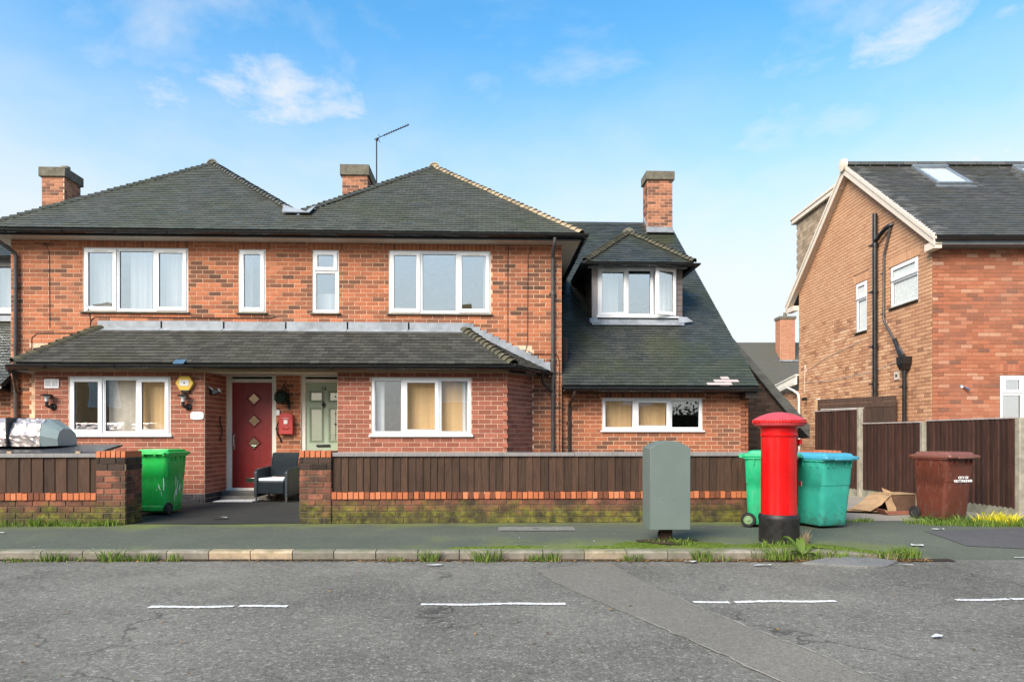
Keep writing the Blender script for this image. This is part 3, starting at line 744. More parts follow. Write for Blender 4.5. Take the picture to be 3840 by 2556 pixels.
lay_tiles(HT, ROOF, (XEL, YE-.03, ZE), (1, 0, 0), (0, CA, TA*CA), [st((XEL, YE)), st((XER, YE)), st(P2), st(VV), st(P1)], M_TILE)
def up(p, k=.03): return (p[0], p[1], p[2]+k)
hip_line(H, ROOF, (XEL, YE, ZE), P1, M_TILE, gauge=.13); hip_line(H, ROOF, up(VV), up(P1, .0), M_TILE, gauge=.13)
hip_line(H, ROOF, up(VV), up(P2, .0), M_TILE, gauge=.13); hip_line(H, ROOF, (XER, YE, ZE), P2, M_TILE_SUNLIT, gauge=.13)
for p, m in ((P1, M_TILE), (P2, M_TILE_SUNLIT)):
    ridge_tiles(H, ROOF, (p[0], p[1]-.10, p[2]+.01), (p[0], YR, p[2]+.01), m, .13)
    m2 = MB(); m2.lathe([(.02, -.02), (.115, -.005), (.118, .0)], 20, M=Matrix.Translation((p[0], p[1]-.085, p[2]-.02)) @ Matrix.Rotation(RAD(90), 4, 'X')); H.part('ridge_end_cap', m2, M_CEMENT if m is M_TILE else M_TILE_SUNLIT, ROOF)
mb = MB(); vx, vy, vz = VV
mb.poly([(vx-.26, vy-.12, vz+.03), (vx+.26, vy-.12, vz+.03), (vx+.33, vy+.12, vz+.24), (vx+.02, vy+.10, vz+.09), (vx-.30, vy+.12, vz+.25)], (0, .01, -.012)); H.part('valley_flashing', mb, M_LEAD, ROOF)
mb = MB()   # rows of dark brick-red slipped tiles and fascias
mb.box((XEL+.02, YE+.02, 4.935), (XER-.02, YW-.012, 4.955)); mb.box((XER-.34, YW-.012, 4.935), (XER-.02, YR, 4.955)); mb.box((XEL+.02, YW-.012, 4.935), (XL-.002, YR, 4.955)); H.part('soffit', mb, M_SOFFIT)
mb = MB(); mb.box((XEL+.015, YE+.0, 4.93), (XER-.015, YE+.022, 5.045)); mb.box((XER-.022, YE+.03, 4.93), (XER, YR, 5.045)); mb.box((XEL, YE+.03, 4.93), (XEL+.022, YR, 5.045)); H.part('fascia', mb, M_BLACK)
gutter(H, [(XEL-.06, YR, 5.015), (XEL-.06, YE-.062, 5.015), (XER+.06, YE-.062, 5.03), (XER+.06, YR, 5.03)], step=1.0)
# chimneys
def chimney(x0, x1, y0, y1, z0, z1, capz, pots=(), over=.055):
    mb = MB(); mb.box((x0, y0, z0), (x1, y1, z1)); ch = H.part('chimney', mb, M_MORTAR)
    for f, w in ((frame((x0, y0, 0), (1, 0, 0), (0, -1, 0)), x1-x0), (frame((x1, y0, 0), (0, 1, 0), (1, 0, 0)), y1-y0), (frame((x0, y1, 0), (0, -1, 0), (-1, 0, 0)), y1-y0)):
        lay_bricks(HB, ch, f, w, z0, capz-.01, M_BRICK_CHIM, tintf=lambda s, z: random.betavariate(1.3, 1.3))
    mb = MB(); mb.box((x0-over, y0-over, capz), (x1+over, y1+over, z1+.02))
    for x, y, r, h in pots: mb.lathe([(r, z1), (r*1.08, z1+h*.2), (r*.8, z1+h)], 14, M=Matrix.Translation((x, y, 0)))
    bevel(H.part('chimney_cap', mb, M_CEMENT, ch), .015, 2)
    return ch
chimney(-3.93, -3.25, 18.7, 20.2, 5.4, 8.60, 8.33, [(-3.74, 19.0, .13, .09), (-3.42, 19.0, .15, .11), (-3.6, 19.7, .14, .1)])
CR = chimney(4.46, 5.15, 18.8, 19.35, 6.6, 8.58, 8.36)
CLh = chimney(-12.15, -11.55, 19.1, 19.85, 5.6, 8.57, 8.33, over=.06)
mb = MB(); mb.lathe([(.09, 8.57), (.09, 8.70)], 16, M=Matrix.Translation((-11.75, 19.5, 0))); mb.lathe([(.115, 8.70), (.115, 8.76), (.09, 8.77)], 16, M=Matrix.Translation((-11.75, 19.5, 0))); soften(H.part('flue_pot', mb, [M_CONC_POST], CLh))
mb = MB(); mb.box((4.40, 18.62, 6.86), (5.17, 18.81, 6.90), M=None); mb.box((4.42, 18.785, 6.88), (5.165, 18.80, 7.06)); H.part('chimney_flashing', mb, M_LEAD, CR)
mb = MB()
for i in range(4): mb.poly([(4.455, 18.80+i*.13, 7.06+i*.1), (4.455, 18.93+i*.13, 7.06+i*.1), (4.455, 18.93+i*.13, 7.26+i*.1)], (-.012, 0, 0))
H.part('step_flashing', mb, M_LEAD, CR)
# ---- lean-to roof over bays and porch
ze, yt, zt = 2.51, 13.135, 3.28
A, B_, Cc, D = (-8.12, 12.0, ze), (.47, 12.0, ze), (-.42, yt, zt), (-7.29, yt, zt)
E_, G_ = (1.20, yt, ze), (-8.92, yt, ze)
mb = MB(); mb.poly([A, B_, Cc, D]); mb.poly([B_, E_, Cc]); mb.poly([G_, A, D]); mb.poly([(v[0], v[1], v[2]-.07) for v in (A, G_, E_, B_)])
for a, b in ((A, B_), (B_, E_), (G_, A)): mb.poly([a, b, (b[0], b[1], b[2]-.07), (a[0], a[1], a[2]-.07)])
LEAN = H.part('lean_to_roof', mb, M_UNDER)
tl = (zt-ze)/(yt-12.0); cl_ = 1/math.sqrt(1+tl*tl)
lay_tiles(HT, LEAN, (A[0], 12.0-.035, ze), (1, 0, 0), (0, cl_, tl*cl_), [(0, 0), (B_[0]-A[0], 0), (Cc[0]-A[0], (yt-12.0)/cl_), (D[0]-A[0], (yt-12.0)/cl_)], M_TILE_LEAN, gauge=.115)
def tri_tiles(P, parent, a, b, c, mat, gauge=.115, **k):
    """tiles on a triangle with eaves a-b and top c"""
    a, b, c = Vector(a), Vector(b), Vector(c); sd = (b-a).normalized(); td = (c-a)-sd*(c-a).dot(sd); h = td.length; td.normalize()
    lay_tiles(P, parent, a-td*.03, sd, td, [(0, 0), ((b-a).length, 0), ((c-a).dot(sd), h)], mat, gauge, **k)
tri_tiles(HT, LEAN, B_, E_, Cc, M_TILE_LEAN)
hip_line(H, LEAN, B_, Cc, M_TILE_MOSS, r=.12, gauge=.125, lift=.02); hip_line(H, LEAN, A, D, M_TILE_MOSS, r=.12, gauge=.125, lift=.02)
for i in range(6):      # lead in lengths with lapped joints
    x0 = -7.32+i*1.162; mb = MB()
    mb.box((x0, yt-.016, 3.255), (x0+1.162+.03, yt+.001, 3.425+random.uniform(-.006, .006))); mb.poly([(x0, yt-.014, 3.29), (x0+1.175, yt-.014, 3.29), (x0+1.18, yt-.14, 3.215), (x0-.01, yt-.14, 3.215)], (0, -.002, -.008)); H.part('lead_flashing', mb, M_LEAD, LEAN)
for i in range(13):
    t = i/13; x, zz = -.40+1.6*t, 3.36-.79*t
    mb = MB(); mb.poly([(x, yt-.008-.002*(i % 2), zz+.05), (x+.14, yt-.008-.002*(i % 2), zz+.05), (x+.15, yt-.008-.002*(i % 2), zz-.13), (x-.02, yt-.008-.002*(i % 2), zz-.06)], (0, -.003, 0)); H.part('step_flashing', mb, M_LEAD, LEAN)
mb = MB(); mb.box((-8.02, 12.235, 2.392), (.395, 12.275, 2.468)); H.part('timber_fascia', mb, M_FASCIA, LEAN)
mb = MB(); mb.poly([(.42, 12.20, 2.40), (1.18, 13.10, 2.40), (1.18, 13.10, 2.50), (.42, 12.20, 2.50)], (-.03, .02, 0)); H.part('return_fascia', mb, M_BLACK, LEAN)
gutter(H, [(-8.90, 13.10, 2.475), (-8.14, 11.945, 2.475), (.49, 11.945, 2.475), (1.22, 13.08, 2.475)], parent=LEAN, step=1.15)
mb = MB(); mb.box((-4.95, 12.30, 2.40), (-2.66, 13.14, 2.42)); mb.box((-5.0, 12.42, 2.385), (-2.67, 12.46, 2.405), 1); mb.box((-5.4, 12.285, 2.395), (-2.66, 12.40, 2.47)); H.part('porch_ceiling', mb, [M_SOFFIT, M_WHITE_PAINT], LEAN)
# ---- side wings with catslide roof and hipped dormer (the left one shows only as a sliver)
def wing(mir):
    X = (lambda x: -7.49-x) if mir else (lambda x: x)
    def pts(L): return [(X(x), y, z) for x, y, z in L]
    def bx(mb, a, b, mi=0): mb.box((min(X(a[0]), X(b[0])), a[1], a[2]), (max(X(a[0]), X(b[0])), b[1], b[2]), mi)
    xa, xb, ye, z0, yr, zr = 1.44, 5.22, 12.95, 2.215, 19.35, 7.30
    tw = (zr-z0)/(yr-ye); cw_ = 1/math.sqrt(1+tw*tw)
    fw = frame((min(X(1.446), X(5.159)), 13.3, 0), (1, 0, 0), (0, -1, 0)); w = 5.159-1.446
    mb = MB()
    op = [(2.26-1.446, 4.239-1.446, 1.365, 2.005)] if not mir else []
    wall_panel(mb, fw, w, 0, 2.16, op); wl_ = H.part('wing_wall', mb, M_MORTAR)
    lay_bricks(HB, wl_, fw, w, .1, 2.14, M_BRICK, [(a-.004, b+.004, 1.335, 2.005) for a, b, c, d in op], [(a-.05, b+.05, d, 2.14) for a, b, c, d in op], tintf=lambda s, z: max(0, random.betavariate(2.2, 2.4)*(.8 if z < 1.6 else 1.)))
    mb = MB(); bx(mb, (1.46, 13.53, 0), (1.6, 20.8, 3.2)); mb.poly(pts([(5.0, 13.3, 0), (5.0, 21, 0), (5.0, 21, 5.9), (5.0, 19.35, 7.1), (5.0, 13.3, 2.3)]), (.16 if not mir else -.16, 0, 0)); bx(mb, (1.6, 16, 0), (5.0, 16.1, 2.3)); bx(mb, (1.5, 20.9, 0), (5.1, 21.0, 6.0)); bx(mb, (1.6, 13.53, 2.1), (5.0, 16, 2.14))
    bx(mb, (1.6, 13.53, 0), (5.0, 16, .03)); H.part('wing_shell', mb, M_BRICK_DARK)
    mb = MB(); P_ = pts([(xa, ye, z0), (xb, ye, z0), (xb, yr, zr), (xa-3.2, yr, zr), (xa, 16.7, z0+(16.7-ye)*tw)])
    mb.poly(P_, (0, .035, -.045)); mb.poly(pts([(xa-3.2, yr, zr), (xb, yr, zr), (xb, 21.2, 5.85), (xa-3.2, 21.2, 5.85)]), (0, 0, -.04)); rf = H.part('wing_roof', mb, M_UNDER)
    poly = [((X(x)-min(X(xa), X(xb))), (y-ye)/cw_) for x, y in ((xa, ye), (xb, ye), (xb, yr), (xa-3.2, yr), (xa, 16.7))]
    # leave the dormer's own footprint untiled below its cheeks
    lay_tiles(HT, rf, (min(X(xa), X(xb)), ye-.03, z0), (1, 0, 0), (0, cw_, tw*cw_), poly, M_TILE_WING, smin=1.3 if mir else None)
    if not mir:
        for x, k in ((4.62, 2), (4.46, 1), (4.62, 1), (4.78, 1), (4.30, 0), (4.46, 0), (4.62, 0), (4.25, 3)):
            t = k*.102+.0; mb = MB(); M = Matrix.Identity(4)
            for i, v in enumerate((Vector((.16, 0, 0)), Vector((0, cw_, tw*cw_))*.112, Vector((0, -tw*cw_, cw_))*.026)):
                for j in range(3): M[j][i] = v[j]
            M.translation = Vector((x, ye-.03, z0))+Vector((0, cw_, tw*cw_))*t; V_, F_ = PIECE['tile']
            if k < 3: mb.add([M @ Vector(v) for v in V_], F_); H.part('slipped_tile', mb, M_TILE_PALE, rf)
    ridge_tiles(H, rf, pts([(xa-2.2, yr, zr+.0)])[0], pts([(xb, yr, zr+.0)])[0], M_TILE_WING, .09) if not mir else None
    gy = ye-.065
    ends = [pts([(1.47, gy, 2.165)])[0], pts([(5.25, gy, 2.165)])[0]]; ends.sort()
    gutter(H, ends, parent=rf); mb = MB(); bx(mb, (1.47, ye-.005, 2.10), (5.2, ye+.018, 2.20)); bx(mb, (1.47, ye+.018, 2.10), (5.2, 13.295, 2.118)); H.part('fascia', mb, M_BLACK, rf)
    mb = MB(); bx(mb, (4.98, 12.98, 1.985), (5.21, 13.29, 2.10)); H.part('eaves_box', mb, M_BROWNPIPE, rf)
    if not mir:
        s_ = 1.446
        window(H, fw, *op[0], [(op[0][0], 2.90-s_, 'fixed'), (2.90-s_, 3.60-s_, 'sash'), (3.60-s_, op[0][1], 'fixed')], 'low three-light window in the side wing', sill_z=.03, glass=M_GLASS_LOW, curtains=[(op[0][0]+.06, 3.55-s_, 1.38, 1.99, M_BLIND_REFL)])
    # dormer
    d0, d1, yd, zs, zd = 2.286, 4.265, 14.8, 3.80, 4.95
    roofz = lambda y: z0+(y-ye)*tw
    mb = MB()
    fd = frame((min(X(d0), X(d1)), yd, 0), (1, 0, 0), (0, -1, 0)); wd = d1-d0
    op2 = (.121, wd-.125, 3.855, 4.92) if not mir else (.125, wd-.121, 3.855, 4.92)
    wall_panel(mb, fd, wd, zs-.12, zd, [op2], -.1)
    for x in (d0, d1-.06): mb.poly(pts([(x, yd+.1, roofz(yd+.1)-.1), (x, yd+.1, zd), (x, 16.45, zd)]), (.06 if not mir else -.06, 0, 0))
    bx(mb, (d0+.06, 15.5, 3.5), (d1-.06, 15.55, zd), 1); bx(mb, (d0, yd+.1, zd-.02), (d1, 16.4, zd)); bx(mb, (d0+.06, yd+.1, 3.6), (d1-.06, 15.5, 3.66), 1)
    dm = H.part('dormer', mb, [plain('dormer_cheek', (.075, .062, .055), .7), M_ROOM])
    mb = MB()
    for k in range(9):
        z = 3.86+k*.12
        for xx in ((d1-.118, d1+.006),) : bx(mb, (xx[0], yd-.014, z), (xx[1], yd-.001, z+.112))
    H.part('tile_hanging', mb, plain('slate_brown', (.12, .095, .09), .6), dm)
    mb = MB(); bx(mb, (d0-.004, yd-.02, 3.78), (d0+.115, yd-.001, 4.93)); H.part('corner_board', mb, M_WOOD_G, dm)
    ws = window(H, fd, *op2, three(op2[0], op2[1], op2[0]+.64, op2[0]+1.20), 'dormer window with its right-hand casement ajar' if not mir else None, depth=.03, open_last=RAD(20) if not mir else 0., vents=True,
        curtains=[(op2[0]+.06, op2[0]+.48, 3.88, 4.9, M_NET), (op2[0]+1.26, op2[1]-.05, 3.88, 4.9, M_NET)])
    mb = MB(); mb.poly(pts([(d0+.0, yd-.03, 3.79), (d1-.0, yd-.03, 3.79), (d1+.02, yd-.13, 3.66), (d0-.02, yd-.13, 3.66)]), (0, .004, .014)); mb.poly(pts([(d0-.06, yd-.02, 3.80), (d0+.1, yd-.04, 3.85), (d0+.12, yd-.12, 3.69), (d0-.06, yd-.11, 3.70)]), (0, -.008, .01)); mb.poly(pts([(d1-.1, yd-.04, 3.85), (d1+.1, yd-.03, 3.84), (d1+.22, yd-.08, 3.74), (d1-.1, yd-.12, 3.69)]), (0, -.008, .01)); H.part('lead_apron', mb, M_LEAD, dm)
    e0, e1, yf, ze2 = 2.10, 4.45, 14.5, 4.985; pk = (3.275, 15.67, 5.95)
    yb = lambda z: ye+(z-z0)/tw
    rb = (pk[0], yb(pk[2]), pk[2])
    mb = MB(); mb.poly(pts([(e0, yf, ze2), (e1, yf, ze2), pk])); mb.poly(pts([(e0, yf, ze2), pk, rb, (e0, yb(ze2), ze2)])); mb.poly(pts([pk, (e1, yf, ze2), (e1, yb(ze2), ze2), rb]))
    mb.poly(pts([(e0, yf, ze2-.03), (e1, yf, ze2-.03), (e1, yb(ze2), ze2-.03), (e0, yb(ze2), ze2-.03)])); dr = H.part('dormer_roof', mb, M_UNDER, dm)
    a, b, c = pts([(e0, yf, ze2), (e1, yf, ze2), pk])
    if mir: a, b = b, a
    tri_tiles(HT, dm, a, b, c, M_TILE_WING, gauge=.105)
    hip_line(H, dm, a, c, M_TILE_MOSS, r=.10, gauge=.105, lift=.015); hip_line(H, dm, b, c, M_TILE_MOSS, r=.10, gauge=.105, lift=.015)
    m2 = MB(); m2.lathe([(.02, -.1), (.13, -.05), (.15, .02), (.12, .09), (.03, .13)], 16, M=Matrix.Translation((X(pk[0]), pk[1]+.02, pk[2]-.03)) @ Matrix.Rotation(RAD(75), 4, 'X')); soften(H.part('ridge_end_cap', m2, M_CEMENT, dm))
    L = pts([(e0-.05, yb(ze2)-.15, ze2-.045), (e0-.05, yf-.05, ze2-.045), (e1+.05, yf-.05, ze2-.045), (e1+.05, yb(ze2)-.15, ze2-.045)])
    gutter(H, L if not mir else L[::-1], brackets=False, parent=dm)
    mb = MB(); bx(mb, (e0, yf-.0, ze2-.10), (e1, yf+.02, ze2-.035)); bx(mb, (e0, yf+.02, ze2-.10), (e0+.02, yb(ze2)-.2, ze2-.035)); bx(mb, (e1-.02, yf+.02, ze2-.10), (e1, yb(ze2)-.2, ze2-.035)); H.part('dormer_fascia', mb, M_BLACK, dm)
    mb = MB(); bx(mb, (d0-.10, yd-.10, 4.90), (d1+.09, yd-.02, 4.945)); bevel(H.part('dormer_head_trim', mb, M_LEAD, dm), .01)
wing(False); wing(True)
# ---- doors
def fr_door(o):
    mb = MB(); f = F_UP; s0, s1, z0, z1 = o; n1 = -.03
    mb.fbox(f, s0, s0+.085, z0, z1, -.12, n1); mb.fbox(f, s1-.085, s1, z0, z1, -.12, n1); mb.fbox(f, s0+.085, s1-.085, z1-.055, z1, -.12, n1); mb.fbox(f, s0+.085, s1-.085, 2.275, 2.345, -.12, n1+.004)
    mb.fbox(f, s0-.01, s1+.01, z0-.035, z0+.03, -.12, n1+.05); return mb
d = fr_door(DOOR18); D18 = H.part('front_door', MB().fbox(F_UP, so(-4.853), so(-4.098), .275, 2.272, -.10, -.055), M_REDDOOR); D18['label'] = 'red composite door with three diamond panes'
bevel(H.part('door_frame', d, M_WHITE_PAINT, D18), .006)
mb = MB()
for i in range(5): mb.fbox(F_UP, so(-4.80)+i*.155, so(-4.80)+i*.155+.006, .32, 2.24, -.056, -.0545)
H.part('plank_groove', mb, M_REDTRIM, D18)
def diamond(cx, cz, r): return [(cx, cz-r), (cx+r, cz), (cx, cz+r), (cx-r, cz)]
for cz in (1.965, 1.545, 1.125):
    cx = so(-4.444); o_, i_ = diamond(cx, cz, .145), diamond(cx, cz, .098); mb = MB()
    vs = [F_UP(s, z, -.054) for s, z in o_]+[F_UP(s, z, -.035) for s, z in diamond(cx, cz, .130)]+[F_UP(s, z, -.035) for s, z in diamond(cx, cz, .108)]+[F_UP(s, z, -.05) for s, z in i_]
    mb.add(vs, [(4*k+j, 4*k+(j+1) % 4, 4*k+4+(j+1) % 4, 4*k+4+j) for k in range(3) for j in range(4)]); H.part('pane_moulding', mb, M_REDTRIM, D18)
    mb = MB(); mb.poly([F_UP(s, z, -.048) for s, z in diamond(cx, cz, .10)], F_UP.n*-.006); H.part('diamond_pane', mb, glass_mat('door_glass_bright', .75), D18)
mb = MB(); mb.fbox(F_UP, so(-4.600), so(-4.300), .375, .455, -.056, -.047); bevel(H.part('letter_plate', mb, M_CHROME, D18), .004)
mb = MB(); mb.tube([F_UP(so(-4.815), z, n) for z, n in ((1.06, -.05), (1.08, -.015), (1.20, -.01), (1.26, -.015), (1.28, -.05))], .011); mb.tube([F_UP(so(-4.815)+.0, 1.17, -.02), F_UP(so(-4.74), 1.175, -.012)], .010); mb.fbox(F_UP, so(-4.83), so(-4.80), 1.0, 1.32, -.056, -.05); soften(H.part('door_handle', mb, M_CHROME, D18))
D16 = H.part('front_door', MB().fbox(F_UP, so(-3.478), so(-2.72), .275, 2.272, -.10, -.055), M_SAGE); D16['label'] = 'sage green panelled door with leaded panes'
bevel(H.part('door_frame', fr_door(DOOR16), M_WHITE_PAINT, D16), .006)
for i, x in enumerate((-3.36, -3.00)):
    for za, zb, gl in ((1.94, 2.08, 1), (1.17, 1.76, 1), (.35, .90, 0)):
        s0 = so(x); mb = MB(); ring(mb, F_UP, s0-.035, s0+.235, za-.035, zb+.035, .012, -.056, -.044); ring(mb, F_UP, s0-.012, s0+.212, za-.012, zb+.012, .012, -.056, -.040); H.part('panel_moulding', mb, M_SAGE_D, D16)
        if gl: H.part('leaded_pane', MB().fbox(F_UP, s0, s0+.20, za, zb, -.057, -.05), glass_mat('leaded_glass', .3, (1, .9, .75), .12), D16)
mb = MB(); s0 = so(-2.90)
mb.tube([F_UP(s0, z, -.045) for z in (1.18, 1.75)], .003, 5)
for z, r in ((1.68, .016), (1.48, .026), (1.28, .014), (2.01, .02)):
    mb.poly([F_UP(s, zz, -.046) for s, zz in diamond(s0, z, r)], F_UP.n*.004)
H.part('lead_came', mb, M_IRON, D16)
mb = MB(); mb.fbox(F_UP, so(-3.26), so(-3.0), 1.045, 1.095, -.056, -.03); bevel(H.part('letter_plate', mb, M_BLACK, D16), .012, 3)
mb = MB(); cx, cz = so(-3.125), 1.855; mb.poly([F_UP(cx+a, cz+b, -.055) for a, b in ((0, -.07), (.03, -.02), (.036, .01), (.015, .035), (0, .075), (-.015, .035), (-.036, .01), (-.03, -.02))], F_UP.n*.03); bevel(H.part('door_knocker', mb, M_IRON, D16), .004)
text_mesh('16', .105, M_IRON, Matrix.Translation(F_UP(so(-3.12), 2.165, -.05)-Vector(H.base)) @ Matrix.Rotation(RAD(90), 4, 'X'), 'house_number', D16, .003)
mb = MB(); mb.box((-5.0, 12.95, .06), (-2.66, 13.14, .225)); mb.box((-4.9, 12.72, .05), (-3.95, 12.95, .15)); bevel(H.part('door_step', mb, plain('step_stone', (.10, .095, .085), .8, var=.3)), .02)
# ---- rainwater pipes and cables on the front
downpipe(H, [(-8.98, 12.74, 4.95), (-8.98, 12.80, 4.86), (-8.80, 13.09, 4.66), (-8.80, 13.09, .05)], M_GREYPIPE, .036, [(-8.80, 13.09, 4.05), (-8.80, 13.09, 2.1)])
downpipe(H, [(-8.52, 12.60, 2.42), (-8.52, 12.66, 2.25), (-8.74, 13.03, 2.08)], M_BLACK, .03)
downpipe(H, [(1.27, 12.74, 4.97), (1.27, 12.76, 4.86), (1.265, 13.09, 4.70), (1.265, 13.09, .05)], M_GREYPIPE, .036, [(1.265, 13.09, 4.0), (1.265, 13.09, 2.72), (1.265, 13.09, 2.05)])
downpipe(H, [(1.05, 12.86, 2.43), (1.05, 12.9, 2.27), (1.235, 13.06, 2.12)], M_BROWNPIPE, .03)
downpipe(H, [(1.66, 12.88, 2.13), (1.66, 12.9, 2.02), (1.60, 13.25, 1.86), (1.60, 13.25, .05)], M_BROWNPIPE, .032, [(1.60, 13.25, 1.5)])
def cable(pts, r=.006): 
    mb = MB(); mb.tube(pts, r, 6); return H.part('wall_cable', mb, M_IRON)
yc = YW-.014
cable([(.42, yc, 4.93), (.40, yc, 4.6), (.40, yc, 2.98), (.44, yc, 2.9), (.60, yc, 2.87), (.74, yc, 2.9), (.78, yc, 3.05), (.79, yc, 4.7), (.86, yc, 4.9)])
cable([(.78, yc, 2.9), (.9, yc, 2.83), (1.35, yc, 2.83), (1.40, yc, 2.7), (1.40, yc, .6)])
cable([(-8.55, yc, 2.65), (-8.54, yc, 3.1), (-8.45, yc, 3.18), (-7.6, yc, 3.19), (-7.47, yc, 3.30), (-7.46, yc, 3.42), (-7.38, yc, 3.50), (-6.0, yc, 3.49), (-4.1, yc, 3.49), (-4.0, yc, 3.53)])
cable([(-8.50, yc, 4.88), (-8.28, yc, 4.86), (-8.22, yc, 4.7), (-8.21, yc, 3.3)], .005); cable([(-7.46, yc, 3.42), (-7.50, yc, 3.66), (-7.56, yc, 3.75)], .006)
HB.flush(H, 'brick_courses', near_score(1.02)); HT.flush(H, 'tile_courses', near_score())
# ------------------------------------------------------------------ neighbouring house on the right (turned a little towards the camera)
def cw(x, d): return (x*math.cos(YAW)+d*math.sin(YAW), -x*math.sin(YAW)+d*math.cos(YAW))
RX, RY = cw(8.41, 13.66)
R = Thing('neighbour_house', 'gabled brick house on the right with roof windows and black soil pipe', 'house', (RX, RY, 0), -YAW)
RB, RT = Pieces('brick'), Pieces('tile')
DEP, ZEv, ZRg, YRg, OV, RUN = 6.34, 5.17, 7.95, 3.29, .16, 3.60
tr = (ZRg-ZEv)/RUN; crr = 1/math.sqrt(1+tr*tr); WID = 7.0
f_front = frame((0, 0, 0), (1, 0, 0), (0, -1, 0)); f_side = frame((0, DEP, 0), (0, -1, 0), (-1, 0, 0))
opf = (1.36, 3.2, 1.05, 2.47)
mb = MB(); wall_panel(mb, f_front, WID, 0, 5.15, [opf]); wf = R.part('wall', mb, M_MORTAR_D)
lay_bricks(RB, wf, f_front, WID, 0, 5.14, M_BRICK_FRONT, [(opf[0]-.004, opf[1]+.004, 1.02, 2.47)], [(opf[0]-.1, opf[1]+.1, 2.47, 2.70)], gauge=.0785, joint=.008, proud=.005, tintf=lambda s, z: max(0, min(1, random.betavariate(1.6, 1.6)+(.04 if 3.9 < z < 4.9 else 0)-(.3 if random.random() < .12 else 0))))
mb = MB(); mb.fbox(f_front, 0, WID, 2.52, 2.56, 0, .012); R.part('plinth_band', mb, M_BRICK_FRONT, wf).color = (.3, .3, .3, 1)
opsb, opss = (DEP-1.51, DEP-.48, 4.09, 4.99), (DEP-3.03, DEP-2.52, 3.77, 4.96)
roofz = lambda y: ZRg-abs(y-YRg)*tr
mb = MB(); wall_panel(mb, f_side, DEP, 0, 5.10, [opsb, opss]); mb.poly([(0, 0, 5.10), (0, DEP, 5.10), (0, DEP, roofz(DEP)-.12), (0, YRg, ZRg-.14), (0, 0, roofz(0)-.12)][::-1], (.22, 0, 0)); ws_ = R.part('gable_wall', mb, M_MORTAR_D)
def lim(z):
    if z < 5.1: return [(0., DEP)]
    h = (ZRg-.10-z)/tr
    return [(max(0, DEP-(YRg+h)), min(DEP, DEP-(YRg-h)))] if h > .05 else []
def t_side(s, z):
    t = random.betavariate(2, 1.7)
    if z > 4.3-(s-1.5)*.1 and z > 4.15: t = t*.35+.36
    if s > DEP-1.6 and z < 4.1: t *= .72
    return t
lay_bricks(RB, ws_, f_side, DEP, 0, 7.86, M_BRICK_TAN, [(a-.004, b+.004, c-.04, d) for a, b, c, d in (opsb, opss)], [(opsb[0]-.08, opsb[1]+.08, 4.99, 5.19), (opss[0]-.1, opss[1]+.1, 4.96, 5.16)], gauge=.0785, joint=.009, limits=lim, tintf=t_side)
mb = MB(); mb.box((.22, .25, 4.98), (WID, DEP-.2, 5.05)); mb.box((.25, 3.2, 0), (WID, 3.3, 4.95)); mb.box((WID-.2, .22, 0), (WID, DEP, 5.1)); mb.box((.22, DEP-.2, 0), (WID, DEP, 5.1)); mb.box((.22, .22, 2.5), (WID, 3.2, 2.6)); R.part('interior', mb, M_ROOM)
window(R, f_side, *opsb, [(opsb[0], opsb[1], 'fixed')], 'side window with frosted lower pane', transom=4.66, glass=M_GLASS_OBS, sill_mat=M_CEMENT)
window(R, f_side, *opss, [(opss[0], opss[1], 'fixed')], None, transom=4.56, glass=M_GLASS_OBS, sill_mat=M_CEMENT)
window(R, f_front, *opf, [(opf[0], opf[0]+.46, 'sash'), (opf[0]+.46, opf[0]+1.38, 'fixed'), (opf[0]+1.38, opf[1], 'sash')], None, transom=2.11, glass=glass_mat('bay_glass_strong', .62))
# roof
mb = MB(); ye_, yr2 = YRg-RUN, YRg+RUN
mb.poly([(-OV, ye_, ZEv), (WID, ye_, ZEv), (WID, YRg, ZRg), (-OV, YRg, ZRg)], (0, .03, -.05)); mb.poly([(-OV, YRg, ZRg), (WID, YRg, ZRg), (WID, yr2, ZEv), (-OV, yr2, ZEv)], (0, -.03, -.05)); mb.box((WID, 0, 0), (WID+.1, DEP, 5.2)); rfR = R.part('roof', mb, M_UNDER)
VX = [(1.38, 2.2), (3.84, 4.66)]; t0v, t1v = (15.73-13.35)/crr, (16.70-13.35)/crr
polyR = [(0, 0), (WID+OV, 0), (WID+OV, RUN/crr), (0, RUN/crr)]
def t_r(s, t):
    v = random.random()*.9
    for a, b in VX:
        if a-.28 < s-OV < a and t0v < t < t1v+.1 and random.random() < .5: v = 1.
        if b < s-OV < b+.25 and t0v-.1 < t < t1v and random.random() < .4: v = 1.
    return 1. if s < .35 and random.random() < .5 else v
lay_tiles(RT, rfR, (-OV, ye_-.03, ZEv), (1, 0, 0), (0, crr, tr*crr), polyR, M_TILE_R, gauge=.102, tintf=t_r)
ridge_tiles(R, rfR, (-OV-.02, YRg, ZRg+.04), (WID, YRg, ZRg+.04), M_TILE_R, .13, .36)
fr_r = frame((-OV, ye_, ZEv), (1, 0, 0), (0, -tr*crr, crr), (0, crr, tr*crr))
for a, b in VX:
    a, b = a+OV, b+OV; mb = MB(); ring(mb, fr_r, a, b, t0v, t1v, .07, 0, .09); mb.fbox(fr_r, a-.02, b+.02, t1v-.05, t1v+.06, .0, .12); mb.fbox(fr_r, a-.06, b+.06, t0v-.13, t0v, .015, .035)
    v = R.part('roof_window', mb, plain('roof_window_grey', (.20, .23, .25), .35, .5, .3)); bevel(v, .01)
    R.part('pane', MB().fbox(fr_r, a+.065, b-.065, t0v+.065, t1v-.055, .064, .070), glass_mat('roof_glass', .2, (.95, .97, 1), .05), v); R.part('sky_reflection_sheet', MB().fbox(fr_r, a+.065, b-.065, t0v+.065, t1v-.055, .03, .055), M_WHITE, v)  # white sheet under the pane stands in for bright sky reflected in it
mb = MB()
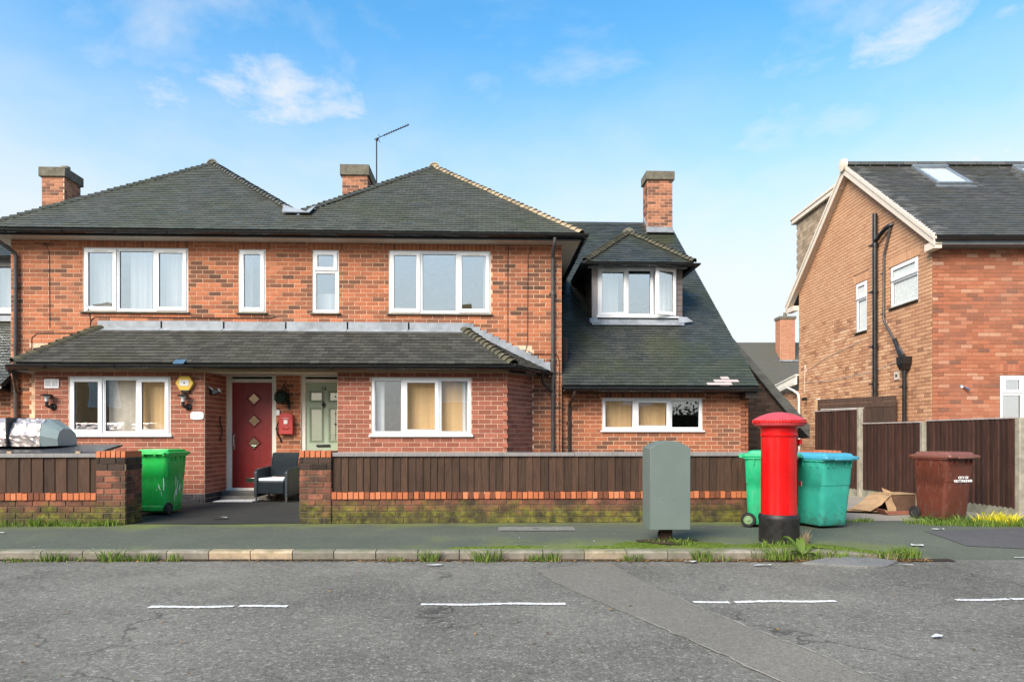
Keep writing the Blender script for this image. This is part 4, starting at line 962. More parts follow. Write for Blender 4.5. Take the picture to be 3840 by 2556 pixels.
for y0, z0, y1, z1 in ((ye_-.02, ZEv-.03, YRg, ZRg-.02), (yr2+.02, ZEv-.03, YRg, ZRg-.02)):
    mb.poly([(-OV-.012, y0, z0), (-OV-.012, y1, z1), (-OV-.012, y1, z1-.20), (-OV-.012, y0, z0-.17)], (.022, 0, 0)); mb.poly([(-OV-.03, y0, z0+.055), (-OV-.03, y1, z1+.055), (-OV-.03, y1, z1-.03), (-OV-.03, y0, z0-.03)], (.075, 0, 0)); mb.poly([(-OV+.012, y0, z0-.13), (-OV+.012, y1, z1-.15), (-.006, y1, z1-.15), (-.006, y0, z0-.13)], (0, 0, .012))
mb.box((-OV, ye_-.0, ZEv-.24), (-.003, .0, ZEv-.10)); mb.box((-OV, DEP+.002, ZEv-.24), (-.003, yr2, ZEv-.10)); R.part('bargeboard', mb, M_BARGE, rfR)
mb = MB(); mb.lathe([(.03, -.06), (.15, -.05), (.16, .03), (.06, .06)], 18, M=Matrix.Translation((-OV-.02, YRg, ZRg+.02)) @ Matrix.Rotation(RAD(90), 4, 'Y')); soften(R.part('ridge_end_cap', mb, M_BARGE, rfR))
mb = MB(); mb.box((-OV+.03, ye_, ZEv-.17), (WID, ye_+.02, ZEv-.03)); mb.box((0, ye_+.02, ZEv-.17), (WID, -.002, ZEv-.15)); R.part('fascia', mb, plain('fascia_grey', (.16, .17, .18), .4), rfR)
gutter(R, [(-OV+.02, ye_-.065, ZEv-.03), (WID, ye_-.065, ZEv-.02)], parent=rfR)
# rear box dormer with tile-hung cheek
mb = MB(); mb.poly([(-.02, 3.75, 7.60), (-.02, 6.42, 7.60), (-.02, 6.42, 5.5)], (.12, 0, 0)); mb.box((.10, 3.7, 6.6), (WID, 6.42, 7.6)); dmr = R.part('box_dormer', mb, M_TILE_HUNG)
fdn = frame((-.02, 6.42, 0), (0, -1, 0), (-1, 0, 0))
for r in range(16):
    z0 = 5.72+r*.115; y_lo = YRg+(ZRg+.12-z0)/tr; n = int((6.42-y_lo)/.165)
    for i in range(n+1):
        a = 6.42-i*.165-(r % 2)*.08; b = max(a-.160, y_lo)
        if a-b > .04 and z0+.11 < 7.6:
            mb = MB(); mb.fbox(fdn, 6.42-a, 6.42-b, z0, z0+.125, .004, .022); o = R.part('hung_tile', mb, M_TILE_HUNG, dmr); o.rotation_euler = (0, 0, 0); t = random.random(); o.color = (t, t, t, 1)
mb = MB(); mb.box((-.16, 3.55, 7.62), (WID, 6.62, 7.70)); mb.box((-.14, 3.6, 7.50), (-.05, 6.56, 7.62)); mb.box((-.14, 6.50, 7.50), (WID, 6.58, 7.62)); bevel(R.part('dormer_roof', mb, M_BARGE, dmr), .012)
# plumbing on the gable
yp = 1.97
soil = downpipe(R, [(-.10, yp, 6.34), (-.10, yp, 4.0), (-.10, yp, .1)], M_BLACK, .055, [(-.10, yp, 5.62), (-.10, yp, 4.55), (-.10, yp, 3.3), (-.10, yp, 2.45)], 'soil_pipe', 16)
downpipe(R, [(.02, 1.40, 5.92), (-.08, 1.45, 5.90), (-.10, 1.62, 5.84), (-.10, yp, 5.70)], M_BLACK, .05, name='branch_pipe')
downpipe(R, [(-.05, 1.42, 5.86), (-.06, 1.67, 5.32), (-.06, 1.68, 3.86), (-.06, 1.20, 3.30), (-.08, .85, 2.98)], M_GREYPIPE, .026, [(-.06, 1.68, 4.9), (-.06, 1.68, 4.0)], 'waste_pipe')
downpipe(R, [(-.07, 1.22, 3.36), (-.10, .95, 2.98), (-.10, .80, 2.90)], M_BLACK, .045, name='waste_branch')
mb = MB(); vs = []
for z, w in ((2.66, .06), (2.78, .12), (2.93, .13)): vs += [(-.15-w*.4, .80-w, z), (-.01, .80-w, z), (-.01, .80+w, z), (-.15-w*.4, .80+w, z)]
mb.add(vs, [(0, 3, 2, 1)]+[(4*k+i, 4*k+(i+1) % 4, 4*k+4+(i+1) % 4, 4*k+4+i) for k in range(2) for i in range(4)]+[(8, 9, 10, 11)]); R.part('hopper', mb, M_BLACK)
downpipe(R, [(-.10, .80, 2.7), (-.10, .80, 1.5), (-.10, .80, .1)], M_BLACK, .042, [(-.10, .80, 2.3)])
mb = MB(); mb.box((-.035, 1.13, 2.48), (-.004, 1.31, 2.66)); mb.box((-.04, 1.19, 2.54), (-.035, 1.25, 2.60), 1); bevel(R.part('vent_cover', mb, [M_BARGE, M_BLACK]), .006)
mb = MB(); mb.box((-.05, 4.95, 2.08), (-.004, 5.10, 2.28)); bevel(R.part('meter_box', mb, M_WHITE), .01)
mb = MB(); mb.tube([(-.016, 5.9, 3.3), (-.016, 5.8, 3.1), (-.016, 4.6, 3.35), (-.016, 2.7, 3.55)], .006, 6); mb.tube([(-.016, 5.95, 2.5), (-.016, 5.9, 3.3)], .006, 6); mb.tube([(-.016, 6.1, 2.8), (-.016, 4.5, 2.72), (-.016, 2.3, 2.75), (-.016, 1.0, 2.9)], .005, 6); R.part('wall_cable', mb, M_WHITE_PAINT)
mb = MB(); mb.lathe([(.02, 0), (.045, .03), (.05, .12), (.03, .14)], 14, M=Matrix.Translation((-.03, 5.75, 2.33)) @ Matrix.Rotation(RAD(-105), 4, 'Y')); soften(R.part('wall_camera', mb, M_BLACK))
mb = MB(); mb.box((.55, -.012, 2.22), (.60, -.004, 2.28)); mb.tube([(.60, -.03, 2.24), (.70, -.07, 2.17)], .02, 8); R.part('outside_tap', mb, M_CHROME)
# single-storey extension behind, with white raking verge
f_ext = frame((.02, 9.2, 0), (0, -1, 0), (-1, 0, 0)); mb = MB(); mb.fbox(f_ext, 0, 2.84, 0, 2.6, -.2, 0); we = R.part('extension_wall', mb, M_MORTAR_D)
lay_bricks(RB, we, f_ext, 2.84, 0, 2.6, M_BRICK_TAN, gauge=.0785, tintf=lambda s, z: random.betavariate(2, 1.6)*.9)
mb = MB(); mb.poly([(-.08, 6.36, 3.02), (-.08, 9.4, 2.64), (-.08, 9.4, 2.40), (-.08, 6.36, 2.78)], (.03, 0, 0)); mb.poly([(-.14, 6.36, 2.86), (-.14, 9.4, 2.50), (-.14, 9.4, 2.40), (-.14, 6.36, 2.76)], (.06, 0, 0)); mb.poly([(-.1, 6.36, 3.03), (-.1, 9.4, 2.65), (4, 9.4, 2.65), (4, 6.36, 3.03)], (0, 0, .04)); R.part('extension_roof', mb, M_WHITE_PAINT)
downpipe(R, [(-.12, 6.9, 2.72), (-.10, 6.5, 2.60), (-.08, 6.2, 2.48), (-.08, 6.15, 2.3), (-.08, 6.15, .1)], M_WHITE_PAINT, .036, name='white_downpipe')
RB.flush(R, 'brick_courses', near_score(1.4)); RT.flush(R, 'tile_courses', near_score())

# ------------------------------------------------------------------ dark outbuilding behind the wing, house in the street behind
O = Thing('outbuilding', 'dark unlit brick outhouse with a steep raking roof edge behind the wing', 'outbuilding', (6.5, 17.5, 0), base=(6.5, 17.5, 0))
OBk = Pieces('brick'); fo = frame((5.2, 17.5, 0), (1, 0, 0), (0, -1, 0))
def rake(x): return 3.687-(x-6.422)*1.118
mb = MB(); mb.poly([(5.18, 17.5, 0), (8.1, 17.5, 0), (8.1, 17.5, 1.5), (5.18, 17.5, 4.65)], (0, .2, 0)); wo_ = O.part('wall', mb, M_BRICK_DARK)  # the unlit gable's darkness is put into the brick colour
lay_bricks(OBk, wo_, fo, 2.9, 0, 4.6, M_BRICK_DARK, limits=lambda z: [(0, max(0., min(2.9, (3.5-z)/1.118+6.422-5.2)))] if z < 4.5 else [])
mb = MB(); mb.poly([(5.0, 17.36, rake(5.0)), (8.35, 17.36, rake(8.35)), (8.35, 17.36, rake(8.35)-.34), (8.0, 17.36, rake(8.0)-.36), (5.0, 17.36, rake(5.0)-.13)], (0, 3.0, 0)); bevel(O.part('roof', mb, plain('felt_roof_edge', (.075, .08, .075), .75, var=.35, scale=4, stretch=(1, 1, 3))), .02)
OBk.flush(O, 'brick_courses', near_score(1.3))
fx, fy = cw(13.5, 38)
K = Thing('far_house', 'distant house with plain grey roof and orange brick chimney in the gap', 'house', (fx, fy, 0), -YAW)
mb = MB(); mb.box((-7, -3.6, 0), (8, 4, 3.4)); K.part('wall', mb, M_BRICK_TAN)
M_FAR = tile_mat('tile_far_grey', [(0, (.055,.052,.043)), (1, (.066,.063,.052))], .5, .8, (.06, .066, .035))
mb = MB(); mb.poly([(-7.3, -4.2, 2.9), (8.3, -4.2, 2.9), (8.3, 0, 6.47), (-7.3, 0, 6.47)], (0, .05, -.06)); mb.poly([(-7.3, 0, 6.47), (8.3, 0, 6.47), (8.3, 4.4, 2.9), (-7.3, 4.4, 2.9)], (0, -.05, -.06)); mb.poly([(-7, -3.6, 3.3), (-7, 4, 3.3), (-7, 0, 6.4)], (.1, 0, 0)); kr = K.part('roof', mb, M_FAR)
mb = MB(); mb.box((.93, -1.3, 4.6), (1.72, -.6, 7.55)); kc = K.part('chimney', mb, M_MORTAR)
KB2 = Pieces('brick')
for f_, w_ in ((frame((.93, -1.3, 0), (1, 0, 0), (0, -1, 0)), .79), (frame((.93, -.6, 0), (0, -1, 0), (-1, 0, 0)), .7)): lay_bricks(KB2, kc, f_, w_, 4.7, 7.54, M_BRICK_CHIM, tintf=lambda s, z: .6+.4*random.random())
KB2.flush(K, 'brick_courses', near_score(), 0)
mb = MB(); mb.box((.88, -1.35, 7.55), (1.77, -.55, 7.70)); mb.lathe([(.11, 7.7), (.09, 7.95)], 12, M=Matrix.Translation((1.32, -.95, 0))); K.part('chimney_cap', mb, M_CEMENT, kc)
mb = MB(); mb.box((.83, -1.5, 5.25), (1.82, -1.3, 5.33)); K.part('chimney_flashing', mb, M_LEAD, kc)
# ------------------------------------------------------------------ the setting: ground, road, pavement, yards
def sheet(name, nx, ny, x0, x1, y0, y1, h, mat, clip=None):
    mb = MB(); vs = []
    for j in range(ny+1):
        for i in range(nx+1):
            x, y = x0+(x1-x0)*i/nx, (y0(x0+(x1-x0)*i/nx) if callable(y0) else y0); yy = (y1(x) if callable(y1) else y1); y = y+(yy-y)*j/ny
            vs.append((x, y, h(x, y)))
    mb.add(vs, [(j*(nx+1)+i, j*(nx+1)+i+1, (j+1)*(nx+1)+i+1, (j+1)*(nx+1)+i) for j in range(ny) for i in range(nx)])
    return tag(mb.build(name, mat, smooth=True), kind='structure')
mb = MB(); mb.add([(-600, -600, -.13), (600, -600, -.13), (600, 900, -.13), (-600, 900, -.13)], [(0, 1, 2, 3)]); tag(mb.build('ground', M_LAND), kind='structure')
def kline(x): return 7.43-.036*(x-.27)               # back edge of the road: front face of the kerb
def smooth(a, b, x): t = max(0., min(1., (x-a)/(b-a))); return t*t*(3-2*t)
def ktop(x): return -.098*smooth(3.6, 4.9, x)
sheet('road', 90, 40, -40, 40, -4.5, lambda x: kline(x)+.03, lambda x, y: -.102+.0015*math.sin(x*.9)*math.sin(y*1.7), M_ROAD)
def pz(x, y): return ktop(x)*smooth(9.0, 7.3, y)-.004+.003*math.sin(x*2.1)*math.sin(y*2.7)
sheet('pavement', 160, 16, -40, 40, lambda x: kline(x)+.12*(1-smooth(4.75, 4.95, x)), 9.9, pz, M_PAVE)
sheet('yard', 40, 24, -40, 5.25, 9.9, 14.0, lambda x, y: .0+.075*smooth(9.9, 12.3, y), M_YARD)
sheet('driveway', 16, 30, 5.25, 40, 9.9, 40, lambda x, y: .0+.02*smooth(9.9, 12, y), M_DRIVE)
sheet('back_garden', 4, 4, -40, 5.25, 14.0, 40, lambda x, y: .03, M_LAND)
def strip(name, L, R_, z, mat):
    mb = MB(); n = len(L); mb.add([(x, y, z) for x, y in L]+[(x, y, z) for x, y in R_], [(i, n+i, n+i+1, i+1) for i in range(n-1)]); return tag(mb.build(name, mat), kind='structure')
def resample(P_, n):
    out = []
    for i in range(n+1):
        t = i/n*(len(P_)-1); k = min(int(t), len(P_)-2); f = t-k; out.append(tuple(P_[k][j]+(P_[k+1][j]-P_[k][j])*f for j in range(2)))
    return out
LP = resample([(.50, 6.9), (.61, 6.31), (1.18, 4.89), (1.45, 4.19), (1.62, 3.70), (1.95, 2.6)], 40); RP = resample([(1.30, 7.3), (1.40, 6.6), (1.65, 5.38), (1.85, 4.76), (2.04, 4.21), (2.17, 3.68), (2.5, 2.6)], 40)
LP = [(x+random.uniform(-.015, .015), y) for x, y in LP]; RP = [(x+random.uniform(-.015, .015), y) for x, y in RP]
strip('trench_repair', LP, RP, -.0975, M_TRENCH)
strip('trench_seam', [(x-.018*random.random(), y) for x, y in LP[15:34]], [(x+.012*random.random(), y) for x, y in LP[15:34]], -.094, M_SEAL); strip('trench_seam', [(x-.016*random.random(), y) for x, y in RP[12:33]], [(x+.014*random.random(), y) for x, y in RP[12:33]], -.094, M_SEAL)
for x0, x1, holes in ((-5.0, -3.87, ((-4.4, .03),)), (-2.67, -1.63, ((-2.02, .035), (-1.86, .012))), (-.53, .62, ((-.17, .015), (.02, .012))), (1.68, 2.80, ((1.95, .02), (2.37, .02))), (3.86, 5.0, ((4.3, .02),))):
    mb = MB(); x = x0
    while x < x1:
        w = random.uniform(.025, .06); a, b = .034*random.uniform(.65, 1.1), .034*random.uniform(.65, 1.1)
        if not any(abs(x-h) < q for h, q in holes) :
            y = 5.49+.012*math.sin(x*9); mb.add([(x, y-a, -.0955), (x+w, y-b, -.0955), (x+w, y+b, -.0955), (x, y+a, -.0955)], [(0, 1, 2, 3)])
        x += w*.96
    o = tag(mb.build('road_marking', M_PAINTLINE), kind='structure')
sheet('asphalt_patch', 20, 12, 5.75, 8.6, lambda x: 7.85-.04*(x-5.75)+.25*max(0, 6.3-x), lambda x: 8.85+.12*(x-5.75)-.1*max(0, 6.3-x), lambda x, y: pz(x, y)+.006, M_PATCH)
mb = MB(); mb.add([(.15, 9.05, .003), (1.18, 9.02, .003), (1.19, 9.40, .003), (.16, 9.43, .003)], [(0, 1, 2, 3)]); cov = tag(mb.build('pavement_cover', plain('concrete_cover', (.17, .165, .15), .8, var=.2, scale=8)), 'flat grey access cover set in the pavement before the wall', 'cover')
mb = MB(); mb.add([(.62, 9.20, .006), (.70, 9.20, .006), (.70, 9.23, .006), (.62, 9.23, .006)], [(0, 1, 2, 3)]); mb.build('lifting_slot', M_GASKET, cov)
# kerb stones, each its own piece
KB = tag(MB().poly([(-9, kline(-9)+.06, -.13), (4.9, kline(4.9)+.06, -.13), (4.9, kline(4.9)+.12, -.13), (-9, kline(-9)+.12, -.13)], (0, 0, .02)).build('kerb', M_SOIL), kind='structure')
x = -8.95; i = 0
def kerb_stone(x0, x1, t):
    mb = MB(); n = 4; vs = []
    for k in range(n+1):
        xx = x0+(x1-x0)*k/n; y = kline(xx); z = ktop(xx); j = random.uniform(-.003, .003)
        vs += [(xx, y+.022, -.125), (xx, y+j, -.02+z*.9), (xx, y+.012+j, -.006+z), (xx, y+.03, .001+z), (xx, y+.125, .003+z)]
    fs = [(5*k+q, 5*k+5+q, 5*k+6+q, 5*k+1+q) for k in range(n) for q in range(4)]+[(4, 3, 2, 1, 0), tuple(5*n+q for q in range(5))]
    mb.add(vs, fs); o = mb.build('kerb_stone', M_KERB, KB); o.color = (t, t, t, 1); return soften(o, 30)
while x < 4.85:
    w = .455+random.uniform(-.004, .004); t = random.uniform(.15, .65)
    if -3.45 < x < -2.5: t = .97
    if -.3 < x < -.1 or 1.0 < x < 1.4: t = .85  # warm glow of reflected sun put into the tint of these stones
    kerb_stone(x+.005, min(x+w-.005, 4.9), t); x += w

# ------------------------------------------------------------------ garden walls with timber infill
def garden_wall(name, label, x0, x1, piers, end_right=None):
    T = Thing(name, label, 'garden wall', ((x0+x1)/2, 10.0, 0), base=((x0+x1)/2, 10.0, 0)); P = Pieces('brick')
    y0 = 9.85; wf = frame((x0, y0+.02, 0), (1, 0, 0), (0, -1, 0))
    mb = MB(); mb.box((x0, y0+.02, -.05), (x1, y0+.245, .345)); w = T.part('low_wall', mb, M_MORTAR_G)
    lay_bricks(P, w, wf, x1-x0, .0, .345, M_BRICK_GARDEN, gauge=.087, proud=.012, tintf=lambda s, z: random.random()*.9)
    n = int((x1-x0)/.0775); q = (x1-x0)/n
    for i in range(n):      # brick-on-edge coping
        r = random.uniform(-.004, .004); mb = MB(); mb.box((x0+i*q+.006, y0-.012+r, .352), (x0+(i+1)*q-.006, y0+.235, .448+r))
        o = T.part('coping_brick', mb, M_BRICK_CAP); t = random.random() if random.random() > .18 else .03; o.color = (t, t, t, 1)
    for a, b in piers:
        mb = MB(); mb.box((a+.008, y0+.0, -.05), (b-.008, y0+.44, .95)); p = T.part('pier', mb, M_MORTAR_G)
        for f, wd in ((frame((a, y0, 0), (1, 0, 0), (0, -1, 0)), b-a), (frame((b-.008, y0, 0), (0, 1, 0), (1, 0, 0)), .44), (frame((a+.008, y0+.44, 0), (0, -1, 0), (-1, 0, 0)), .44)):
            lay_bricks(P, p, f, wd, .77, .945, M_BRICK_DARK, gauge=.0885, joint=.008, proud=.013, phase=.05)
            lay_bricks(P, p, f, wd, 0, .77, M_BRICK_GARDEN, gauge=.0885, joint=.013, proud=.012, phase=.0 if wd > .445 else .115, tintf=lambda s, z: random.random())
        k = 6; q2 = (b-a)/k
        for i in range(k):
            mb = MB(); mb.box((a+i*q2+.007, y0-.018, .952), (a+(i+1)*q2-.007, y0+.45, 1.040+random.uniform(-.003, .003))); o = T.part('coping_brick', mb, M_BRICK_CAP, p); t = random.uniform(.3, 1); o.color = (t, t, t, 1)
    return T, P
GW, GP = garden_wall('garden_wall', 'low mossy brick wall with brown board fence between pier and bins', -2.225, 5.2, [(-2.674, -2.222), (4.78, 5.2)])
GL, GLP = garden_wall('garden_wall', 'low mossy brick wall with brown boards and pier left of the green bin', -9.6, -5.51, [(-5.515, -5.10)])
def infill(T, x0, x1, pitch, mat, gap, top=.965, cap=True):
    x = x0
    while x < x1-.02:
        w = pitch*random.uniform(.9, 1.1); a, b = x, min(x1, x+w+.014); r = random.uniform(-.003, .003); mb = MB()
        mb.add([(a, 9.893+r, .452), (b-.004, 9.880+r, .452), (b-.004, 9.880+r, top), (a, 9.893+r, top), (a, 9.903+r, .452), (b-.004, 9.903+r, .452), (b-.004, 9.903+r, top), (a, 9.903+r, top)], ((0, 3, 2, 1), (4, 5, 6, 7), (0, 1, 5, 4), (1, 2, 6, 5), (2, 3, 7, 6), (3, 0, 4, 7)))
        o = T.part('board', mb, mat); t = random.random()*.9; o.color = (t, t, t, 1); x += w
    mb = MB(); mb.box((x0-.01, 9.905, .50), (x1, 9.94, .58)); mb.box((x0-.01, 9.905, .85), (x1, 9.94, .93)); T.part('rail', mb, mat)
    k = max(1, int((x1-x0)/2.4))
    for i in range(k):
        a, b = x0+(x1-x0)*i/k, x0+(x1-x0)*(i+1)/k; mb = MB(); mb.box((a+.003, 9.855, top-.005), (b-.003, 9.965, top+.052+.004*(i % 2))); o = T.part('capping_rail', mb, M_WOOD_G); o.color = (.2, .2, .2, 1); bevel(o, .006)
infill(GW, -2.215, 4.77, .107, M_WOOD, .01); infill(GL, -9.6, -5.515, .165, M_WOOD, .01, .955)
GP.flush(GW, 'brick_courses', near_score()); GLP.flush(GL, 'brick_courses', near_score())
# ------------------------------------------------------------------ close-board fence and gate on the right
FN = Thing('boundary_fence', 'brown close-board fence with concrete posts beside the brown bin', 'fence', (7.8, 12, 0), base=(7.8, 12, 0))
def fence_run(p0, p1, z0, z1, mat, pitch=.098):
    a, b = Vector((*p0, 0)), Vector((*p1, 0)); d = (b-a).normalized(); nrm = Vector((d.y, -d.x, 0))
    if nrm.dot(Vector((-1, -.4, 0))) < 0: nrm = -nrm
    L = (b-a).length; n = int(L/pitch); q = L/n
    for i in range(n):
        A_, B2 = a+d*q*i, a+d*(q*(i+1)+.012); mb = MB(); r = random.uniform(-.003, .003); zt = z1+random.uniform(-.004, .004)
        vs = [A_+nrm*(.004+r), B2+nrm*(.034+r), B2, A_]; mb.add([(v.x, v.y, z0) for v in vs]+[(v.x, v.y, zt) for v in vs], ((0, 3, 2, 1), (4, 5, 6, 7), (0, 1, 5, 4), (1, 2, 6, 5), (2, 3, 7, 6), (3, 0, 4, 7)))
        o = FN.part('board', mb, mat); t = random.random(); o.color = (t, t, t, 1)
    mb = MB()
    for z in (z0+.15, (z0+z1)/2, z1-.15): mb.poly([a-nrm*.002, b-nrm*.002, b-nrm*.05, a-nrm*.05], None) if 0 else mb.add([tuple(v+Vector((0, 0, zz))) for zz in (z, z+.06) for v in (a-nrm*.002, b-nrm*.002, b-nrm*.05, a-nrm*.05)], ((0, 3, 2, 1), (4, 5, 6, 7), (0, 1, 5, 4), (1, 2, 6, 5), (2, 3, 7, 6), (3, 0, 4, 7)))
    FN.part('rail', mb, mat)
    mb = MB(); mb.add([tuple(v+Vector((0, 0, zz))) for zz in (z1, z1+.022) for v in (a+nrm*.032, b+nrm*.032, b-nrm*.045, a-nrm*.045)], ((0, 3, 2, 1), (4, 5, 6, 7), (0, 1, 5, 4), (1, 2, 6, 5), (2, 3, 7, 6), (3, 0, 4, 7))); FN.part('capping', mb, M_WOOD_G)
    mb = MB(); mb.add([tuple(v+Vector((0, 0, zz))) for zz in (0, z0) for v in (a+nrm*.015, b+nrm*.015, b-nrm*.04, a-nrm*.04)], ((0, 3, 2, 1), (4, 5, 6, 7), (0, 1, 5, 4), (1, 2, 6, 5), (2, 3, 7, 6), (3, 0, 4, 7))); FN.part('gravel_board', mb, plain('gravel_board', (.20, .20, .15), .9, var=.35, scale=6))
fence_run((7.415, 15.17), (7.62, 13.80), .17, 1.80, M_WOOD_R, .092)
fence_run((7.67, 13.66), (7.855, 12.09), .165, 1.50, M_WOOD_R); fence_run((7.875, 11.95), (7.995, 10.05), .165, 1.52, M_WOOD_R)
for x, y, h, w in ((7.645, 13.73, 1.84, .045), (7.86, 12.02, 1.50, .045), (8.035, 10.0, 1.535, .055)):
    mb = MB(); mb.box((x-w, y-w, 0), (x+w, y+w, h)); bevel(FN.part('post', mb, M_CONC_POST), .012)
GT = Thing('side_gate', 'dark brown boarded side gate between the fence and the gable wall', 'gate', (8.45, 15.3, 0), base=(8.45, 15.3, 0))
ga, gb = Vector((8.0, 16.2, 0)), Vector((8.86, 14.46, 0)); gd = (gb-ga).normalized(); gn = Vector((-gd.y, gd.x, 0)); gn = gn if gn.y < 0 else -gn; fg = frame(ga, gd, gn); GLn = (gb-ga).length
for i in range(14):
    mb = MB(); mb.fbox(fg, GLn*i/14+.002, GLn*(i+1)/14-.003, .05, 1.90, 0, .02); o = GT.part('board', mb, M_WOOD_GATE); t = random.random(); o.color = (t, t, t, 1)
for z in (1.90, 2.02): o = GT.part('head_board', MB().fbox(fg, 0, GLn, z, z+.115, .005, .03), M_WOOD_GATE)
GT.part('head_strip', MB().fbox(fg, .08, GLn*.62, 1.885, 1.90, .02, .034), M_PAPER); bevel(GT.part('gate_post', MB().fbox(fg, -.06, 0, 0, 2.14, -.04, .05), M_FASCIA), .005)
# ------------------------------------------------------------------ wheelie bins
def rrect(w, y0, y1, z, r=.06, k=4):
    pts = []
    for cx, cy, a0 in ((w/2-r, y0+r, -90), (w/2-r, y1-r, 0), (-w/2+r, y1-r, 90), (-w/2+r, y0+r, 180)):
        for i in range(k+1):
            a = RAD(a0+90*i/k); pts.append((cx+r*math.cos(a), cy+r*math.sin(a), z))
    return pts
def loft(mb, rings, mi=0, caps=(True, True)):
    n = len(rings[0]); vs = [p for g in rings for p in g]
    fs = [(i*n+j, i*n+(j+1) % n, (i+1)*n+(j+1) % n, (i+1)*n+j) for i in range(len(rings)-1) for j in range(n)]
    if caps[0]: fs.append(list(range(n))[::-1])
    if caps[1]: fs.append([len(vs)-n+j for j in range(n)])
    return mb.add(vs, fs, mi)
def wheelie_bin(label, loc, rotz, body, lid, hub, s=1., group='wheelie bins along the wall', ribs=True):
    T = Thing('wheelie_bin', label, 'wheelie bin', loc, rotz, group); T.o.scale = (s, s, s)
    mb = MB(); loft(mb, [rrect(.45, -.20, .27, .035, .05), rrect(.475, -.215, .285, .055, .06), rrect(.48, -.225, .29, .13, .07), rrect(.515, -.265, .31, .5, .075), rrect(.523, -.272, .313, .60, .075), rrect(.531, -.279, .317, .606, .075), rrect(.55, -.30, .325, .90, .075), rrect(.555, -.305, .33, .935, .075), rrect(.59, -.33, .345, .94, .06), rrect(.59, -.33, .345, .975, .06)])
    b = T.part('body', mb, body); soften(b, 40)
    if ribs:
        mb = MB()
        for x in (-.2, -.11, .11, .2):
            mb.box((x-.006, -.325, .86), (x+.006, -.285, .94)); 
        for y in (-.2, -.08, .08, .2):
            for sx in (-1, 1): mb.box((min(sx*.268, sx*.292), y-.006, .86), (max(sx*.268, sx*.292), y+.006, .94))
        T.part('rim_ribs', mb, body, b)
    mb = MB(); loft(mb, [rrect(.60, -.385, .35, .965, .05), rrect(.61, -.39, .355, .985, .05), rrect(.60, -.385, .35, 1.005, .05), rrect(.53, -.32, .30, 1.015, .05), rrect(.50, -.30, .28, 1.045, .05), rrect(.44, -.24, .24, 1.055, .05)])
    l = T.part('lid', mb, lid); soften(l, 35)
    mb = MB(); mb.box((-.15, -.405, .955), (.15, -.375, .985)); bevel(T.part('lid_grip', mb, lid, l), .01)
    mb = MB(); mb.tube([(-.25, .39, .985), (.25, .39, .985)], .016, 10)
    for x in (-.24, -.10, .10, .24): mb.box((x-.018, .32, .955), (x+.018, .395, 1.005))
    soften(T.part('hinge_handle', mb, body), 40)
    mb = MB(); mb.box((-.21, .20, .055), (.21, .335, .15)); bevel(T.part('axle_housing', mb, body), .02)
    for sx in (-1, 1):
        M = Matrix.Translation((sx*.262, .275, .10)) @ Matrix.Rotation(RAD(90*sx), 4, 'Y'); mb = MB()
        mb.lathe([(.062, -.024), (.092, -.024), (.1, -.012), (.1, .012), (.092, .024), (.062, .024), (.062, -.024)], 28, M=M, closed=True); w = T.part('wheel', mb, M_RUBBER); soften(w, 40)
        mb = MB(); mb.lathe([(.064, -.018), (.064, .016), (.05, .020), (.045, .012), (.018, .014), (.016, .026), (.004, .028)], 24, M=M); soften(T.part('hub', mb, hub, w), 40)
    return T
B1 = wheelie_bin('bright green wheelie bin with white paint scratches beside the left pier', (-5.17, 11.06, .035), RAD(176), M_BIN_GREEN, M_BIN_GREEN, M_HUBD, .96)
B2_ = wheelie_bin('emerald green wheelie bin half hidden behind the red pillar box', (3.965, 9.40, .0), RAD(63), M_BIN_GREEN2, M_BIN_GREEN2, M_HUBG)
B3 = wheelie_bin('teal wheelie bin with blue lid right of the pillar box', (4.665, 9.33, .0), RAD(17), M_BIN_TEAL, M_BIN_BLUE, M_HUBD, .97)
B4 = wheelie_bin('brown wheelie bin with white lettering in front of the fence', (6.83, 9.98, .0), RAD(14), M_BIN_BROWN, M_BIN_BROWNL, M_HUBD, .97)
for txt, z, sz in (('CITY OF', .665, .052), ('NOTTINGHAM', .615, .052)):
    text_mesh(txt, sz, M_MARKW, Matrix.Translation((.05, -.2915-(z-.6)*.07, z)) @ Matrix.Rotation(RAD(86), 4, 'X'), 'lettering', B4.o, .002, .0012)
def strokes(T, L, mat, fr, w=.006):
    for pts in L:
        mb = MB(); n = len(pts); vs = []
        for i, (a, b) in enumerate(pts):
            k = w*random.uniform(.5, 1.2)*(1 if 0 < i < n-1 else .4); vs += [fr(a-k, b, .0015), fr(a+k, b, .0015)]
        mb.add(vs, [(2*i, 2*i+1, 2*i+3, 2*i+2) for i in range(n-1)]); T.part('paint_scratch', mb, mat)
fs_ = frame((-.283, -.02, 0), (0, -1, 0), (-1, 0, -.07), (-.075, 0, 1))   # the side that shows, leaning with the body
strokes(B1, [[(-.20, .62), (-.185, .55), (-.183, .44)], [(-.17, .40), (-.19, .30), (-.185, .2)], [(-.17, .42), (-.15, .33), (-.14, .30)], [(-.12, .56), (-.13, .45), (-.14, .38), (-.135, .28)], [(-.07, .62), (-.08, .58)], [(-.04, .50), (-.05, .42), (-.06, .35)], [(-.02, .45), (-.03, .38)], [(.02, .48), (.015, .42)], [(.05, .55), (.045, .50)], [(.09, .40), (.085, .34)], [(-.0, .36), (.0, .33)], [(-.05, .66), (-.06, .63)], [(.0, .60), (-.005, .56)]], M_MARKW, fs_, .012)
fb_ = frame((-.02, .333, 0), (-1, 0, 0), (0, 1, .03), (0, .03, 1))
strokes(B1, [[(.12, .50), (.13, .44), (.15, .40)], [(.16, .38), (.17, .30)], [(.20, .60), (.205, .48), (.20, .40)], [(.08, .42), (.09, .39)]], M_MARKW, fb_, .010)

